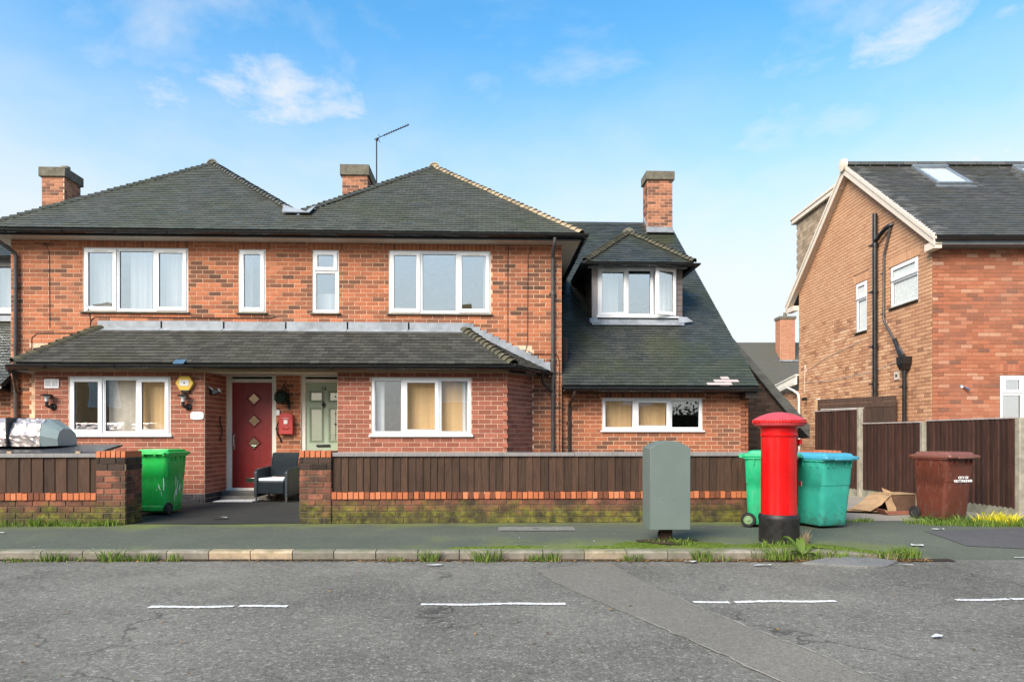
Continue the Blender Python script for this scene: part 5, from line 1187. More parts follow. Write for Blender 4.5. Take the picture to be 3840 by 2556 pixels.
# ------------------------------------------------------------------ pillar box and pouch box
PB = Thing('pillar_box', 'tall red cast-iron pillar box with black base near the kerb', 'post box', (3.48, 8.02, 0), RAD(20))
soften(PB.part('base', MB().lathe([(.20, -.06), (.222, -.05), (.228, 0), (.228, .25), (.235, .27), (.235, .30), (.222, .325), (.212, .33)], 48), M_POSTBLACK), 30)
soften(PB.part('body', MB().lathe([(.208, .325), (.206, .34), (.205, .70), (.203, 1.24), (.208, 1.245), (.214, 1.258), (.214, 1.272), (.206, 1.285), (.206, 1.32), (.212, 1.345), (.235, 1.362)], 56), M_POSTRED), 30)
cp = PB.part('cap', MB().lathe([(.20, 1.355), (.262, 1.366), (.282, 1.378), (.294, 1.40), (.294, 1.432), (.300, 1.436), (.300, 1.446), (.275, 1.462), (.22, 1.49), (.13, 1.522), (.05, 1.536), (.01, 1.538)], 56), M_POSTCAP); soften(cp, 30)
mb = MB()
for i in range(60):
    a = 6.28319*i/60; mb.box((-.010, -.006, -.012), (.010, .004, .012), M=Matrix.Translation((.297*math.cos(a), .297*math.sin(a), 1.417)) @ Matrix.Rotation(a+1.5708, 4, 'Z') @ Matrix.Rotation(.785, 4, 'Y'))
tag(PB.part('rim_studs', mb, M_POSTRED, cp), kind='stuff')
mb = MB(); vs = []     # door with raised edge, facing away to the right
for z in (.42, .98):
    for i in range(11):
        a = RAD(-48+i*9.6); vs.append((.2105*math.cos(a), .2105*math.sin(a), z))
mb.add(vs, [(i, i+1, 12+i, 11+i) for i in range(10)]); d_ = PB.part('door', mb, M_POSTRED, smooth=True)
PB.part('slot_hood', MB().box((.195, -.13, 1.155), (.232, .13, 1.215)), M_POSTRED); PB.part('slot', MB().box((.20, -.11, 1.135), (.215, .11, 1.156)), M_GASKET); bevel(PB.part('notice_frame', MB().box((.20, -.075, .80), (.226, .075, 1.02)), M_POSTRED), .006)
PB.part('lock_plate', MB().box((.205, -.14, .66), (.219, -.10, .72)), M_CHROME)
GB = Thing('pouch_box', 'grey steel mail pouch box with arched top on a stump post', 'storage box', (2.13, 8.05, 0))
arch = [(-.235, 0), (.235, 0)]+[(.235*k, .945+.088*(1-k*k)) for k in np.linspace(1, -1, 15)]
mb = MB(); mb.poly([(x, -.19, .165+z) for x, z in arch], (0, .40, 0)); bevel(GB.part('cabinet', mb, M_BOXGREY), .004, 2, 25)
mb = MB(); mb.box((-.07, -.05, -.05), (.065, .09, .17)); mb.box((-.10, -.035, -.03), (-.065, .02, .12)); bevel(GB.part('post', mb, M_DARKPOST), .012)
for x, y in ((-.09, -.19), (.03, -.19)): GB.part('screw', MB().lathe([(.008, -.004), (.006, .004), (.001, .005)], 10, M=Matrix.Translation((x, y-.002, .525)) @ Matrix.Rotation(RAD(90), 4, 'X')), M_CHROME)

# ------------------------------------------------------------------ things on and by the front doors
def solar_lamp(label, x, z):
    T = Thing('wall_lantern', label, 'lamp', (x, YB-.006, z), 0, 'solar lanterns on the left bay')
    soften(T.part('back_plate', MB().lathe([(.06, 0), (.06, .02), (.05, .03)], 20, M=Matrix.Translation((.045, 0, -.09)) @ Matrix.Rotation(RAD(90), 4, 'X')), M_BLACK)); mb = MB(); mb.tube([(.045, -.02, -.09), (.02, -.085, -.09), (-.005, -.10, -.08), (-.005, -.10, .0)], .028, 10); soften(T.part('arm', mb, M_BLACK))
    soften(T.part('lens', MB().lathe([(.03, .0), (.032, .05), (.062, .10)], 20, M=Matrix.Translation((-.005, -.10, 0))), M_CLEARPL)); soften(T.part('solar_hood', MB().lathe([(.09, .095), (.098, .10), (.085, .115), (.06, .125), (.01, .128)], 24, M=Matrix.Translation((-.005, -.10, 0))), M_IRON))
solar_lamp('black solar lantern left of the bay window, under the vent', -7.666, 1.86); solar_lamp('black solar lantern under the yellow alarm box', -5.328, 1.86)
AL = Thing('alarm_box', 'yellow hexagonal burglar alarm box with white label', 'alarm', (-5.328, YB-.008, 2.185))
hexa = [(-.16, 0), (-.08, -.13), (.08, -.13), (.16, 0), (.08, .13), (-.08, .13)]
mb = MB(); mb.poly([(x, -.065, z) for x, z in hexa], (0, .07, 0)); bevel(AL.part('cover', mb, M_YELLOW), .012); AL.part('label_panel', MB().box((-.085, -.068, -.045), (.075, -.064, .055)), M_MARKW); AL.part('sensor', MB().box((-.012, -.071, -.008), (.012, -.067, .016)), M_BLACK); AL.part('lens', MB().box((-.07, -.055, -.165), (.075, -.005, -.128)), M_BLACK)
VN = Thing('air_vent', 'white plastic louvred vent above the left lantern', 'vent', (-7.644, YB-.008, 2.175)); mb = MB(); ring(mb, frame((0, 0, 0), (1, 0, 0), (0, -1, 0)), -.125, .125, -.08, .08, .02, 0, .014); mb.box((-.01, -.014, -.07), (.01, 0, .07)); bevel(VN.part('frame', mb, M_WHITE), .004)
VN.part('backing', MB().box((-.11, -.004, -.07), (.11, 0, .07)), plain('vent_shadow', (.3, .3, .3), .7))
for i in range(8): VN.part('slat', MB().box((-.11, -.011, -.062+i*.0165), (.11, -.004, -.054+i*.0165)), M_WHITE)
NP = Thing('number_plate', 'white ceramic plate reading 18 on the bay corner', 'sign', (-5.131, YB-.008, 1.615)); pts = [(-.115, -.035), (-.09, -.065), (0, -.072), (.09, -.065), (.115, -.035), (.115, .035), (.09, .065), (0, .072), (-.09, .065), (-.115, .035)]
mb = MB(); mb.poly([(x, -.012, z) for x, z in pts], (0, .012, 0)); bevel(NP.part('plate', mb, M_WHITE), .004); text_mesh('18', .095, plain('faded_red_ink', (.45, .25, .24), .6), Matrix.Translation((0, -.0135, 0)) @ Matrix.Rotation(RAD(90), 4, 'X'), 'numerals', NP.o, .001)
for x in (-.095, .095): NP.part('screw', MB().box((x-.005, -.016, -.005), (x+.005, -.012, .005)), M_IRON)
SP = Thing('security_spotlight', 'black security spotlight on the porch side wall', 'lamp', (-4.975, 12.52, 2.05)); SP.part('bracket', MB().box((-.012, -.05, -.05), (.0, .05, .05)), M_BLACK); mb = MB(); mb.tube([(-.03, -.06, .10), (.05, -.04, .03)], .012, 8); SP.part('sensor_arm', mb, M_WHITE); mb = MB(); mb.box((-.06, -.055, -.05), (.07, .055, .04), M=Matrix.Translation((.09, -.03, .0)) @ Matrix.Rotation(RAD(-25), 4, 'Y')); h = SP.part('lamp_head', mb, M_BLACK); bevel(h, .015); SP.part('lens', MB().box((.071, -.045, -.035), (.078, .045, .03), M=Matrix.Translation((.09, -.03, 0)) @ Matrix.Rotation(RAD(-25), 4, 'Y')), M_MARKW, h)
HK = Thing('wall_bracket', 'wavy black iron bracket on the porch side wall', 'bracket', (-4.955, 12.86, 1.40)); mb = MB(); mb.tube([(.006, 0, .22), (.012, -.02, .12), (.03, .01, .02), (.035, .03, -.08), (.02, 0, -.16), (.006, -.01, -.24)], .012, 8); soften(HK.part('iron_scroll', mb, M_IRON))
HB2 = Thing('wall_bracket', 'curved black iron bracket behind the red letterbox', 'bracket', (-3.965, YW-.01, 1.40)); mb = MB(); mb.tube([(.06, -.01, .18), (-.0, -.03, .1), (-.03, -.035, 0), (-.005, -.03, -.12), (.045, -.012, -.2), (.05, -.01, -.26)], .014, 8); soften(HB2.part('iron_scroll', mb, M_IRON))
TP = Thing('topiary_ball', 'dark green artificial topiary ball hanging between the doors', 'topiary', (-3.86, 12.98, 1.985)); mb = MB(); rnd = random.Random(3)
for i in range(700):
    z = rnd.uniform(-1, 1); a = rnd.uniform(0, 6.283); r = math.sqrt(1-z*z); n_ = Vector((r*math.cos(a), r*math.sin(a), z)); p = n_*.125*rnd.uniform(.86, 1.08); t1 = n_.orthogonal().normalized(); t1.rotate(Matrix.Rotation(rnd.uniform(0, 6.28), 3, n_)); t2 = n_.cross(t1); q = .018
    mb.add([p-t1*q, p+t2*q*.5+n_*.006, p+t1*q+n_*.01, p-t2*q*.5], [(0, 1, 2, 3)])
tag(TP.part('leaves', mb, M_TOPIARY), kind='stuff'); soften(TP.part('core', MB().lathe([(.02, -.105), (.07, -.085), (.105, -.03), (.105, .03), (.07, .085), (.02, .105)], 16), M_TOPIARY)); mb = MB(); mb.tube([(.09, .16, -.2), (.10, .14, .0), (.09, .12, .15), (.02, .0, .2), (0, 0, .12)], .01, 8); mb.tube([(.02, 0, .2), (.07, .1, .30)], .006, 6); mb.box((.075, .13, -.22), (.115, .165, -.05)); TP.part('hanging_bracket', mb, M_IRON)
KS = Thing('key_safe', 'small white key safe beside the red door frame', 'key safe', (-3.965, YW-.008, 1.72)); bevel(KS.part('case', MB().box((-.035, -.04, -.075), (.035, 0, .03)), M_WHITE), .008); mb = MB(); mb.tube([(-.02, -.02, .03), (-.02, -.02, .06), (.02, -.02, .06), (.02, -.02, .03)], .006, 6); KS.part('shackle', mb, M_IRON)
ML = Thing('letterbox', 'red wall letterbox with rounded top between the two doors', 'letterbox', (-3.80, YW-.008, 1.29)); pr = [(-.13, 0), (.13, 0), (.13, .34)]+[(.13*math.cos(a), .34+.065*math.sin(a)) for a in np.linspace(.25, 2.9, 11)]+[(-.13, .34)]
mb = MB(); mb.poly([(x, -.10, z) for x, z in pr], (0, .10, 0)); bevel(ML.part('case', mb, M_DARKRED), .008); bevel(ML.part('flap', MB().box((-.115, -.108, .295), (.115, -.10, .345)), M_DARKRED), .004); ML.part('crest', MB().poly([(-.035, -.104, .20), (0, -.104, .19), (.035, -.104, .20), (.035, -.104, .27), (-.035, -.104, .27)], (0, -.003, 0)), M_MARKW); mb = MB(); mb.tube([(-.06, -.106, .298), (0, -.108, .305), (.06, -.106, .298)], .004, 6); ML.part('emblem_line', mb, M_MARKW); ML.part('lock', MB().lathe([(.01, 0), (.01, .006)], 10, M=Matrix.Translation((0, -.10, .145)) @ Matrix.Rotation(RAD(90), 4, 'X')), M_CHROME); mb = MB(); mb.tube([(-.07, -.102, .11), (-.03, -.104, .092), (.03, -.104, .092), (.07, -.102, .11)], .005, 6); ML.part('horn_motif', mb, M_IRON)
SL = Thing('solar_panel', 'small blue solar panel clipped to the porch gutter', 'solar panel', (-5.28, 11.93, 2.53)); SL.part('panel', MB().box((-.09, -.07, -.006), (.09, .07, .006), M=Matrix.Rotation(RAD(35), 4, 'X')), plain('solar_blue', (.06, .12, .2), .15)); SL.part('clip', MB().box((-.02, -.01, -.06), (.1, .02, -.0)), M_BLACK)
# wicker armchair
CH = Thing('armchair', 'dark rattan armchair with pale cushion on the porch', 'chair', (-3.80, 12.55, .085), RAD(-8)); 
def woven(name, pts, th, parent=None):
    return bevel(CH.part(name, MB().poly(pts, th), M_WICKER, parent), .02, 3)
woven('backrest', [(-.25, .20, .42), (.25, .20, .42), (.26, .32, .86), (-.24, .32, .86)], (0, .05, .01)); woven('seat_base', [(-.24, -.28, .14), (.24, -.28, .14), (.24, -.28, .36), (-.24, -.28, .36)], (0, .50, 0))
for sx in (-1, 1): woven('arm', [(sx*.25, -.28, .08), (sx*.25, .28, .10), (sx*.25, .28, .62), (sx*.25, -.20, .58), (sx*.25, -.28, .53)], (sx*.07, 0, 0))
mb = MB()
for i in range(24):
    x = -.23+i*.02; mb.tube([(x, .192, .44), (x*1.02, .312, .85)], .006, 5)
    mb.tube([(x, -.285, .15), (x, -.285, .35)], .006, 5)
tag(CH.part('wicker_strands', mb, M_WICKER), kind='stuff'); bevel(CH.part('cushion', MB().box((-.235, -.27, .365), (.235, .20, .42)), M_CUSHION), .02, 3)
for sx in (-1, 1):
    for sy in (-.26, .25): CH.part('leg', MB().lathe([(.016, 0), (.02, .12)], 10, M=Matrix.Translation((sx*.28, sy, 0))), M_CHROME if sy < 0 else M_WICKER)
DM = Thing('door_mat', 'white doormat with black rubber edge before the red door', 'doormat', (-4.52, 12.52, .072)); mb = MB(); mb.box((-.43, -.30, 0), (.43, .30, .014)); DM.part('rubber_edge', mb, M_RUBBER); DM.part('pile', MB().box((-.34, -.22, .013), (.34, .23, .022)), plain('mat_pale', (.5, .5, .5), .95, var=.2, scale=20))
# aerial on the shared chimney
AE = Thing('tv_aerial', 'rooftop television aerial on a mast by the middle chimney', 'aerial', (-2.97, 18.5, 7.2)); mb = MB(); mb.tube([(0, 0, 0), (0, 0, 2.04)], .018, 8); AE.part('mast', mb, M_IRON); bo = Vector((-.06, 0, 2.03)); be = Vector((.86, -.2, 2.34)); mb = MB(); mb.tube([bo, be], .010, 6); mb.tube([(0, 0, 2.0), (.03, 0, 2.07)], .035, 8); AE.part('boom', mb, M_IRON)
for i in range(11):
    p = bo+(be-bo)*(.30+.70*i/10); l = .075-.002*i; AE.part('element', MB().tube([p+Vector((-.03, -l, -.05)), p+Vector((.03, l, .05))], .010, 6), M_IRON); AE.part('element_clip', MB().box(p-Vector((.015, .015, .015)), p+Vector((.015, .015, .03))), M_IRON)
for s_ in (-1, 1): AE.part('reflector', MB().tube([bo+Vector((.12, -.1, .04+.05*s_)), bo+Vector((.14, .1, .04+.08*s_))], .007, 6), M_IRON)
# left corner: storage box lid and foil-clad cover
SB = Thing('storage_box', 'black flat-lidded storage box behind the left board fence', 'storage box', (-6.7, 10.55, 0)); SB.part('lid', MB().poly([(-1.6, -.42, .985), (1.05, -.42, .985), (.96, .42, 1.09), (-1.6, .42, 1.09)], (0, 0, .035)), M_SLATEBLK); SB.part('carcase', MB().box((-1.55, -.36, .05), (.92, .38, .985)), M_BLACK)
for x in (-.19, .78): bevel(SB.part('clip', MB().box((x-.035, -.445, .985), (x+.035, -.41, 1.035)), M_FASCIA), .006)
FO = Thing('foil_cover', 'silver foil-clad angular cover standing on the black lid', 'cover', (-7.0, 10.7, 1.10)); prof = [(-.30, 0), (.34, 0), (.36, .14), (.30, .30), (.16, .40), (-.12, .42), (-.26, .34), (-.33, .16)]
def slab(x0, x1, mat, name, k=1.):
    pf = [(a[0]+(b[0]-a[0])*q/4, a[1]+(b[1]-a[1])*q/4) for a, b in zip(prof, prof[1:]+prof[:1]) for q in range(4)]
    mb = MB(); n = len(pf); nx = max(6, int((x1-x0)/.045)); vs = []
    for i in range(nx+1):
        x = x0+(x1-x0)*i/nx
        for y, z in pf: vs.append((x+random.uniform(-.012, .012)*k, y+random.uniform(-.012, .012)*k, max(0., z+random.uniform(-.010, .010)*k)))
    mb.add(vs, [(i*n+j, i*n+(j+1) % n, (i+1)*n+(j+1) % n, (i+1)*n+j) for i in range(nx) for j in range(n)]+[list(range(n))[::-1], [nx*n+j for j in range(n)]]); return FO.part(name, mb, mat)
slab(-1.4, -.10, M_FOIL, 'foil_section'); slab(-.08, .36, M_FOIL, 'foil_section')
mb = MB(); a_ = [(y, z) for y, z in prof]; n = len(a_); vs = [(.365, y, z) for y, z in a_]+[(.56, y*.72+.02, z*.62+.01) for y, z in a_]; mb.add(vs, [(j, (j+1) % n, n+(j+1) % n, n+j) for j in range(n)]+[[n+j for j in range(n)], list(range(n))[::-1]]); FO.part('end_panel', mb, M_FOILTAPE)
mb = MB(); mb.box((-.10, -.36, .0), (-.08, .36, .43)); FO.part('strap', mb, M_BLACK)
# ------------------------------------------------------------------ rubbish and litter
CB = Thing('cardboard_box', 'crushed brown cardboard box lying open beside the brown bin', 'cardboard box', (6.66, 11.0, .02), RAD(12)); CB.o.scale = (.95, .95, .72)
def curved(name, T, pts_a, pts_b, mat, th=.006):
    n = len(pts_a); mb = MB(); vs = list(pts_a)+list(pts_b); vs2 = [(x, y, z-th) for x, y, z in vs]; m = len(vs); fs = [(i, n+i, n+i+1, i+1) for i in range(n-1)]; mb.add(vs+vs2, fs+[[q+m for q in f[::-1]] for f in fs]); return T.part(name, mb, mat)
CB.part('box_side', MB().box((-.05, -.02, 0), (.48, .0, .38)), M_CARD_D); CB.part('box_side', MB().box((-.05, .35, 0), (.48, .37, .38)), M_CARD); CB.part('box_end', MB().box((.47, -.02, 0), (.49, .37, .38)), M_CARD); CB.part('box_base', MB().box((-.05, 0, 0), (.47, .35, .012)), M_CARD_D); CB.part('box_top', MB().box((-.1, -.03, .375), (.5, .37, .39)), M_CARD)
curved('flap', CB, [(-.05, -.05, .38), (-.2, -.12, .32), (-.36, -.16, .18), (-.62, -.2, .05)], [(-.05, .37, .39), (-.22, .3, .35), (-.42, .22, .22), (-.72, .15, .06)], M_CARD); curved('flap', CB, [(-.05, -.03, .38), (-.08, -.10, .25), (-.06, -.16, .1), (-.1, -.2, .01)], [(-.22, -.08, .33), (-.26, -.14, .22), (-.28, -.2, .1), (-.3, -.24, .01)], M_CARD); curved('flap', CB, [(.1, .3, .39), (.1, .34, .50)], [(.3, .3, .39), (.16, .33, .47)], M_CARD)
CF = Thing('cardboard_sheet', 'flattened grey-brown cardboard sheet on the drive', 'cardboard', (6.20, 10.95, .018), RAD(-18)); curved('sheet', CF, [(-.45, -.15, .02), (0, -.22, .03), (.42, -.25, .015)], [(-.32, .2, .025), (.05, .15, .04), (.45, .12, .03)], M_CARD, .008)
CT = Thing('cardboard_tray', 'small red-brown cardboard tray by the brown bin wheel', 'cardboard', (6.55, 10.66, .012), RAD(8)); mb = MB(); mb.box((-.25, -.1, 0), (.25, .1, .012)); mb.box((-.25, -.1, .012), (.25, -.09, .06)); mb.poly([(-.25, -.1, 0), (-.25, .1, 0), (-.33, .1, .09), (-.33, -.1, .08)], (.008, 0, .004)); CT.part('tray', mb, plain('tray_card', (.22, .085, .055), .85))
LT = [('crumpled white wrapper in the gutter left of the pouch box', -.55, 7.12, .16, .03, 3), ('white stick lying across the broken slab', 4.25, 6.98, .36, .018, -14), ('white paper scrap on the road near the pillar box', 2.86, 6.98, .17, .04, 2), ('white scrap on the road at lower right', 3.0, 4.45, .07, .045, 30), ('white litter in the gutter right of the pouch box', 2.17, 7.20, .12, .06, -15), ('pale scrap on the pavement at the left edge', -6.35, 9.0, .3, .05, 6), ('white bag on the path by the left pier', -4.0, 10.35, .22, .08, 12), ('blue and white wrapper on the drive', 6.35, 12.1, .12, .08, 10), ('white scrap on the dark asphalt patch edge', 6.05, 8.95, .16, .05, 0), ('pale paper on the pavement before the drive', 5.15, 8.0, .12, .08, -20), ('thin white strip on the crossover at right', 5.95, 7.35, .22, .035, -8)]
for i, (lb, x, y, w, d, r) in enumerate(LT):
    z = (-.088 if y < kline(x) else pz(x, y)+.006 if y < 9.9 else .03) + .004
    T = Thing('litter', lb, 'litter', (x, y, z), RAD(r), 'scraps of litter'); vs = []; mb = MB()
    for k in range(4):
        for j in range(3): vs.append((w*(k/3-.5)+random.uniform(-.006, .006), d*(j/2-.5)+random.uniform(-.006, .006), random.uniform(.0, min(.02, d*.25))))
    mb.add(vs, [(k*3+j, k*3+3+j, k*3+4+j, k*3+1+j) for k in range(3) for j in range(2)]); T.part('scrap', mb, M_PAPER)
BS = Thing('broken_slab', 'broken piece of asphalt slab tipped up at the kerb end', 'slab', (3.95, 7.02, -.09), RAD(4)); bevel(BS.part('slab', MB().poly([(-.62, .12, .012), (-.12, -.16, .014), (.14, -.15, .012), (.42, .05, .02), (.30, .13, .03), (-.02, .30, .045), (-.12, .30, .045)], (0, 0, -.05)), ground_mat('slab_asphalt', (.14, .14, .135), (.19, .19, .18), 90, (.33, .33, .31))), .006)
# ------------------------------------------------------------------ weeds, moss, leaf litter
rg = random.Random(11)
def blades(mb, x, y, z, n, h, spread, lean=.85, w=.0045):
    spread *= 1.25; n = int(n*1.2)
    for i in range(n):
        a = rg.uniform(0, 6.283); r = spread*math.sqrt(rg.random()); px, py = x+r*math.cos(a), y+r*math.sin(a)*.6
        L = h*rg.uniform(.3, .95); b = rg.uniform(0, 6.283); ln = lean*rg.uniform(.2, 1.); dx, dy = math.cos(b)*ln+.5*(px-x)/max(spread, .01), math.sin(b)*ln
        q = rg.uniform(0, 3.14); wx, wy = math.cos(q)*w, math.sin(q)*w
        p1 = (px+dx*L*.3, py+dy*L*.3, z+L*.55); p2 = (px+dx*L*.95, py+dy*L*.95, z+L*rg.uniform(.75, 1.))
        mb.add([(px-wx, py-wy, z-.01), (px+wx, py+wy, z-.01), (p1[0]+wx*.8, p1[1]+wy*.8, p1[2]), (p1[0]-wx*.8, p1[1]-wy*.8, p1[2]), p2], [(0, 1, 2, 3), (3, 2, 4)], 0, rg.random()**1.3)
def grass(name, label, clumps, mat=None):
    mb = MB()
    for c in clumps: blades(mb, *c)
    o = mb.build(name, mat or M_GRASS, tint=True); return tag(o, label, 'weeds', kind='stuff')
kz = -.095
grass('kerb_weeds', 'green grass tufts growing along the foot of the kerb',
    [(x, kline(x)-.03-.02*rg.random(), kz, n, h, s) for x, n, h, s in ((-5.2, 50, .05, .18), (-4.95, 50, .05, .15), (-4.68, 60, .16, .10), (-4.5, 40, .07, .14), (-4.06, 90, .19, .10), (-3.85, 35, .10, .08), (-3.68, 45, .14, .09), (-3.4, 30, .13, .07), (-1.0, 30, .08, .08), (-.62, 70, .16, .08), (.0, 120, .19, .13), (.55, 45, .09, .1), (.72, 40, .14, .06), (.52, 25, .12, .05), (1.60, 35, .12, .07), (1.55, 25, .09, .1), (2.33, 90, .20, .09), (2.58, 20, .1, .06))])
grass('kerb_end_weeds', 'dense grass and weeds round the dropped end of the kerb',
    [(x, kline(x)+rg.uniform(-.10, .07), kz+.03, n, h, s) for x, n, h, s in ((2.98, 40, .16, .1), (3.12, 60, .18, .10), (3.3, 35, .12, .12), (3.48, 60, .17, .11), (3.62, 30, .11, .12), (3.76, 45, .15, .1), (3.9, 25, .10, .12), (4.05, 30, .09, .12), (4.22, 40, .10, .13), (4.38, 55, .12, .12), (4.52, 110, .17, .11), (4.63, 80, .14, .1), (3.2, 40, .2, .1))])
grass('wall_weeds', 'bright weeds growing along the foot of the left garden wall', [(rg.uniform(-7.4, -5.2), 9.80-.06*rg.random(), .0, 26, rg.choice((.05, .06, .08, .16)), .12) for _ in range(34)]+[(-6.32, 9.78, 0, 50, .2, .07), (-6.05, 9.8, 0, 30, .15, .08), (-5.25, 9.78, 0, 40, .13, .08)])
grass('verge_grass', 'grassy verge in front of the right-hand fence', [(x_, 9.47-.12*(x_-6.2)+rg.uniform(-.12, .2), .0, 40, rg.uniform(.07, .2), .13) for x_ in [rg.uniform(6.15, 8.6) for _ in range(70)]]+[(rg.uniform(5.3, 5.7), rg.uniform(9.8, 9.95), 0, 25, .08, .1) for _ in range(5)])
grass('yellow_grass', 'bright yellow clump of strappy leaves at the fence post', [(rg.uniform(7.05, 7.45), rg.uniform(9.35, 9.5), 0, 24, .22, .1, .5, .010) for _ in range(11)], M_GRASS_Y)
grass('dry_stalks', 'dry straw-coloured stalks at the foot of the pillar box', [(3.72, 7.93, 0, 90, .22, .07, .5, .003), (3.70, 7.88, 0, 60, .14, .05, .6, .003)], M_DRY)
grass('post_weeds', 'small weeds and ivy around the stump of the pouch box', [(2.24, 7.90, 0, 60, .10, .1), (2.30, 7.80, 0, 50, .09, .1), (2.02, 7.96, 0, 30, .08, .12), (3.3, 7.75, 0, 30, .1, .1), (3.1, 7.62, 0, 25, .12, .06), (3.5, 7.72, 0, 40, .1, .12)])
grass('dead_weeds', 'withered straw-coloured weeds among the green along the kerb', [(x_, kline(x_)-.02+rg.uniform(-.05, .06), kz+.01, 14, rg.uniform(.06, .15), .10, 1.1, .0035) for x_ in [-4.9, -4.6, -4.1, -3.7, -3.3, -1.0, -.6, .05, .5, .75, 1.6, 2.3, 2.6]+[2.9+.08*i for i in range(23)]], M_DRY)
PL = Thing('dock_plant', 'broad-leaved green dock growing at the kerb before the pillar box', 'plant', (3.42, 7.30, -.07))
for a, l, w, up_ in ((2.4, .24, .05, .20), (1.3, .20, .055, .18), (.5, .22, .05, .10), (3.6, .2, .05, .08), (5.2, .18, .055, .06)):
    mb = MB(); vs = []
    for i in range(6):
        t = i/5; r = l*t; z = up_*math.sin(t*2.2)*1.0; ww = w*math.sin(min(1, t*1.08+.12)*3.0)*.8+.004; c, s = math.cos(a), math.sin(a); vs += [(r*c-s*ww, r*s+c*ww, z+.02), (r*c, r*s, z), (r*c+s*ww, r*s-c*ww, z+.02)]
    mb.add(vs, [(3*i+j, 3*i+j+1, 3*i+4+j, 3*i+3+j) for i in range(5) for j in range(2)]); o = PL.part('leaf', mb, M_GRASS, smooth=True); o.color = (.3, .3, .3, 1)
def scatter(name, label, n, fn, size, mat, cat):
    mb = MB()
    for i in range(n):
        x, y, z = fn(); s = size*rg.uniform(.5, 1.3); a = rg.uniform(0, 6.28); c, q = math.cos(a)*s, math.sin(a)*s; k = rg.uniform(.4, .8); h = [rg.uniform(0, s*.5) for _ in range(4)]
        mb.add([(x-c, y-q, z+h[0]), (x+q*k, y-c*k, z+h[1]), (x+c, y+q, z+h[2]), (x-q*k, y+c*k, z+h[3])], [(0, 1, 2, 3)], 0, rg.random())
    return tag(mb.build(name, mat, tint=True), label, cat, kind='stuff')
def gut_pt():
    while True:
        x = rg.uniform(-5.6, 4.8); k = .25+.75*(x > 1.2)+.5*(abs(x+.9) < .5)+.6*(abs(x-.55) < .4)+.8*(x > 2.8)
        if rg.random()*2.2 < k: break
    return x, kline(x)-abs(rg.gauss(0, .05))-.01, kz
scatter('leaf_litter', 'brown fallen leaves and grit gathered along the kerb', 1500, gut_pt, .020, M_DEADLEAF, 'leaves')
scatter('road_leaves', 'a few pale dead leaves scattered over the road', 70, lambda: (rg.uniform(-5, 5.5), rg.uniform(3.8, 7.2), -.092), .016, M_DEADLEAF, 'leaves')
scatter('pavement_specks', 'pale specks of grit and paper on the pavement', 150, lambda: (rg.uniform(-6, 7), rg.uniform(7.7, 9.8), .002), .008, M_PAPER, 'grit')
mb = MB()     # dark mould packed into the angle of the kerb
for i in range(130):
    x = -6+i*.085; w = [.015+.035*rg.random()+(.05 if x > 2.8 else 0) for _ in range(2)]; mb.add([(x, kline(x)-w[0], -.094), (x+.087, kline(x+.087)-w[1], -.094), (x+.087, kline(x)+.03, -.086), (x, kline(x)+.03, -.086)], [(0, 1, 2, 3)])
tag(mb.build('gutter_mould', M_SOIL), 'dark leaf mould packed along the kerb', 'soil', kind='stuff')
def moss(name, label, patches):
    mb = MB()
    for x0, y0, rx, ry in patches:
        k = 22; o = []; ph = rg.uniform(0, 9)
        for j in range(k+1):
            for i in range(k+1):
                u, v = 2*i/k-1, 2*j/k-1; r = math.hypot(u, v); n = .5*math.sin(7*u+ph)*math.sin(6*v+ph*2)+.5*math.sin(13*u-ph)*math.sin(15*v); h = .016*(1-r*1.15)+.008*n+.004*rg.random()
                o.append((x0+u*rx, y0+v*ry, pz(x0+u*rx, y0+v*ry)+max(-.03, h)))
        mb.add(o, [(j*(k+1)+i, j*(k+1)+i+1, (j+1)*(k+1)+i+1, (j+1)*(k+1)+i) for j in range(k) for i in range(k)])
    return tag(mb.build(name, M_MOSS, smooth=True), label, 'moss', kind='stuff')
moss('moss', 'bright green moss round the post and pillar box', [(1.80, 7.82, .34, .24), (2.48, 7.80, .36, .22), (2.2, 8.15, .3, .15), (3.15, 7.72, .42, .14), (3.85, 7.68, .45, .16), (4.3, 7.55, .4, .14), (1.3, 7.66, .3, .08), (-.2, 7.68, .25, .06), (.3, 7.7, .35, .07)])
mb = MB(); o_ = []
for i in range(26):
    a = i/26*6.283; r = .26*(1+.25*math.sin(3*a)+.15*rg.random()); o_.append((2.14+r*math.cos(a)*1.2, 8.02+r*math.sin(a)*.7, .009))
mb.add([(2.14, 8.02, .03)]+o_, [(0, i+1, (i+1) % 26+1) for i in range(26)]); tag(mb.build('post_soil', M_SOIL), 'bare dark soil around the stump post', 'soil', kind='stuff')

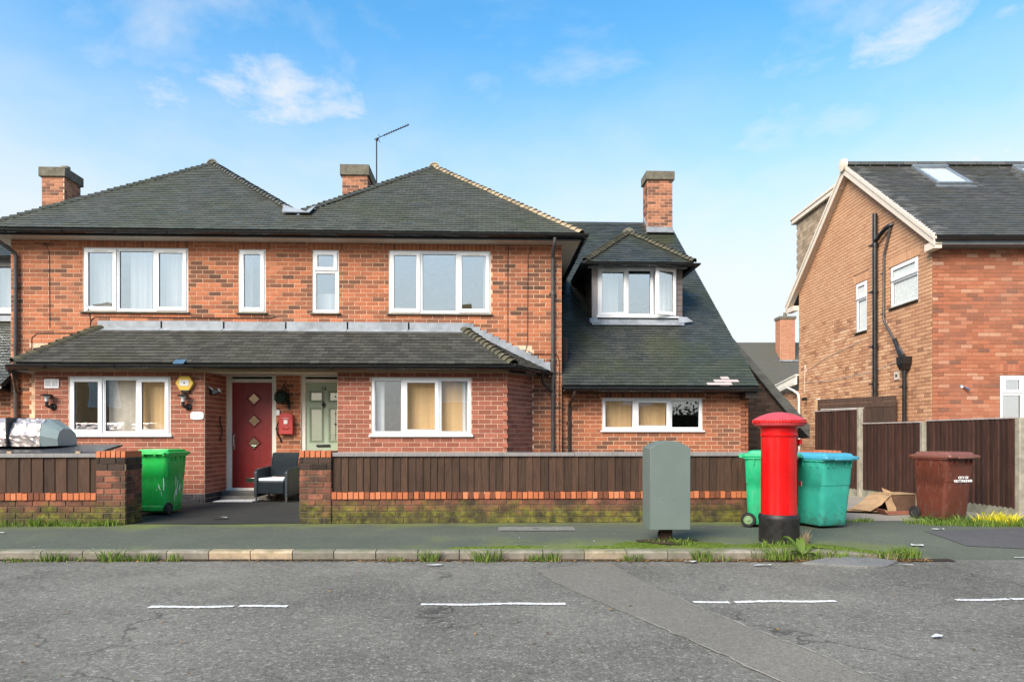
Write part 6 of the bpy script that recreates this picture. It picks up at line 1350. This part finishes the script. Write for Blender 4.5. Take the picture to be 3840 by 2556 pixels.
# ------------------------------------------------------------------ across the street, behind the photographer: seen in the ground-floor panes
M_OPP = N('opposite_brick'); _p = M_OPP.pos(); _b = M_OPP.node('ShaderNodeTexBrick'); _mp = M_OPP.node('ShaderNodeMapping'); _mp.inputs['Rotation'].default_value = (RAD(90), 0, 0); M_OPP.l.new(_p, _mp.inputs[0]); M_OPP.l.new(_mp.outputs[0], _b.inputs['Vector'])
_b.inputs['Scale'].default_value = 1; _b.inputs['Brick Width'].default_value = .2286; _b.inputs['Row Height'].default_value = .0823; _b.inputs['Mortar Size'].default_value = .008
_b.inputs['Color1'].default_value = (.66, .38, .16, 1); _b.inputs['Color2'].default_value = (.56, .29, .11, 1); _b.inputs['Mortar'].default_value = (.66, .46, .27, 1); M_OPP = M_OPP.done(_b.outputs['Color'], .9, .2)
def opposite(label, x0, x1, wins, ridge=7.4):
    T = Thing('opposite_house', label, 'house', ((x0+x1)/2, -9, 0), base=((x0+x1)/2, -9, 0), group='houses across the street'); T.part('wall', MB().box((x0, -16, 0), (x1, -9, 5.0)), M_OPP)
    mb = MB(); ym = -12.5; mb.poly([(x0-.3, -8.6, 4.9), (x1+.3, -8.6, 4.9), (x1-2, ym, ridge), (x0+2, ym, ridge)], (0, 0, -.08)); mb.poly([(x0-.3, -16.4, 4.9), (x1+.3, -16.4, 4.9), (x1-2, ym, ridge), (x0+2, ym, ridge)], (0, 0, -.08)); mb.poly([(x0-.3, -8.6, 4.9), (x0-.3, -16.4, 4.9), (x0+2, ym, ridge)], (0, 0, -.08)); mb.poly([(x1+.3, -8.6, 4.9), (x1+.3, -16.4, 4.9), (x1-2, ym, ridge)], (0, 0, -.08)); T.part('roof', mb, M_FAR)
    fo_ = frame((0, -9, 0), (-1, 0, 0), (0, 1, 0))
    for a, b, c, d in wins:
        mb = MB(); ring(mb, fo_, -b, -a, c, d, .07, 0, .04); mb.fbox(fo_, -(a+b)/2-.03, -(a+b)/2+.03, c, d, 0, .04); w = T.part('window', mb, M_WHITE); T.part('pane', MB().fbox(fo_, -b+.07, -a-.07, c+.07, d-.07, .004, .01), M_GLASS_OBS, w)
    T.part('chimney', MB().box((x0+2.2, -12.8, 6.5), (x0+3.1, -12.2, 8.6)), M_OPP)
opposite('orange brick house across the street, seen in the right bay and wing windows', -4.0, 9.4, [(-2.3, -.9, 2.95, 4.3), (7.2, 8.6, 2.9, 4.3), (2.5, 4.0, 2.95, 4.3), (2.3, 4.2, .8, 2.1)])
opposite('orange brick house across the street, seen in the left bay window', -24.0, -12.2, [(-19.2, -17.8, 2.6, 4.0), (-14.6, -13.2, 2.6, 4.0)])
HG = Thing('hedge', 'leafy hedge across the street, seen in the wing window', 'hedge', (12.5, -8.5, 0)); mb = MB()
for i in range(5000):
    x, y, z = rg.uniform(-3, 5), rg.uniform(-1.2, 1.2), rg.uniform(0, 3.2)*(1-.3*rg.random()); s = .09; a = Vector((rg.uniform(-1, 1), rg.uniform(-1, 1), rg.uniform(-1, 1))).normalized()*s; b = a.orthogonal().normalized()*s*.6; p = Vector((x, y, z))
    mb.add([p-a, p+b, p+a, p-b], [(0, 1, 2, 3)], 0, rg.random())
tag(HG.part('leaves', mb, M_LEAF_OPP, tint=True), kind='stuff'); HG.part('stems', MB().box((-2.8, -.7, 0), (4.8, .7, 2.4)), M_DARKPOST)
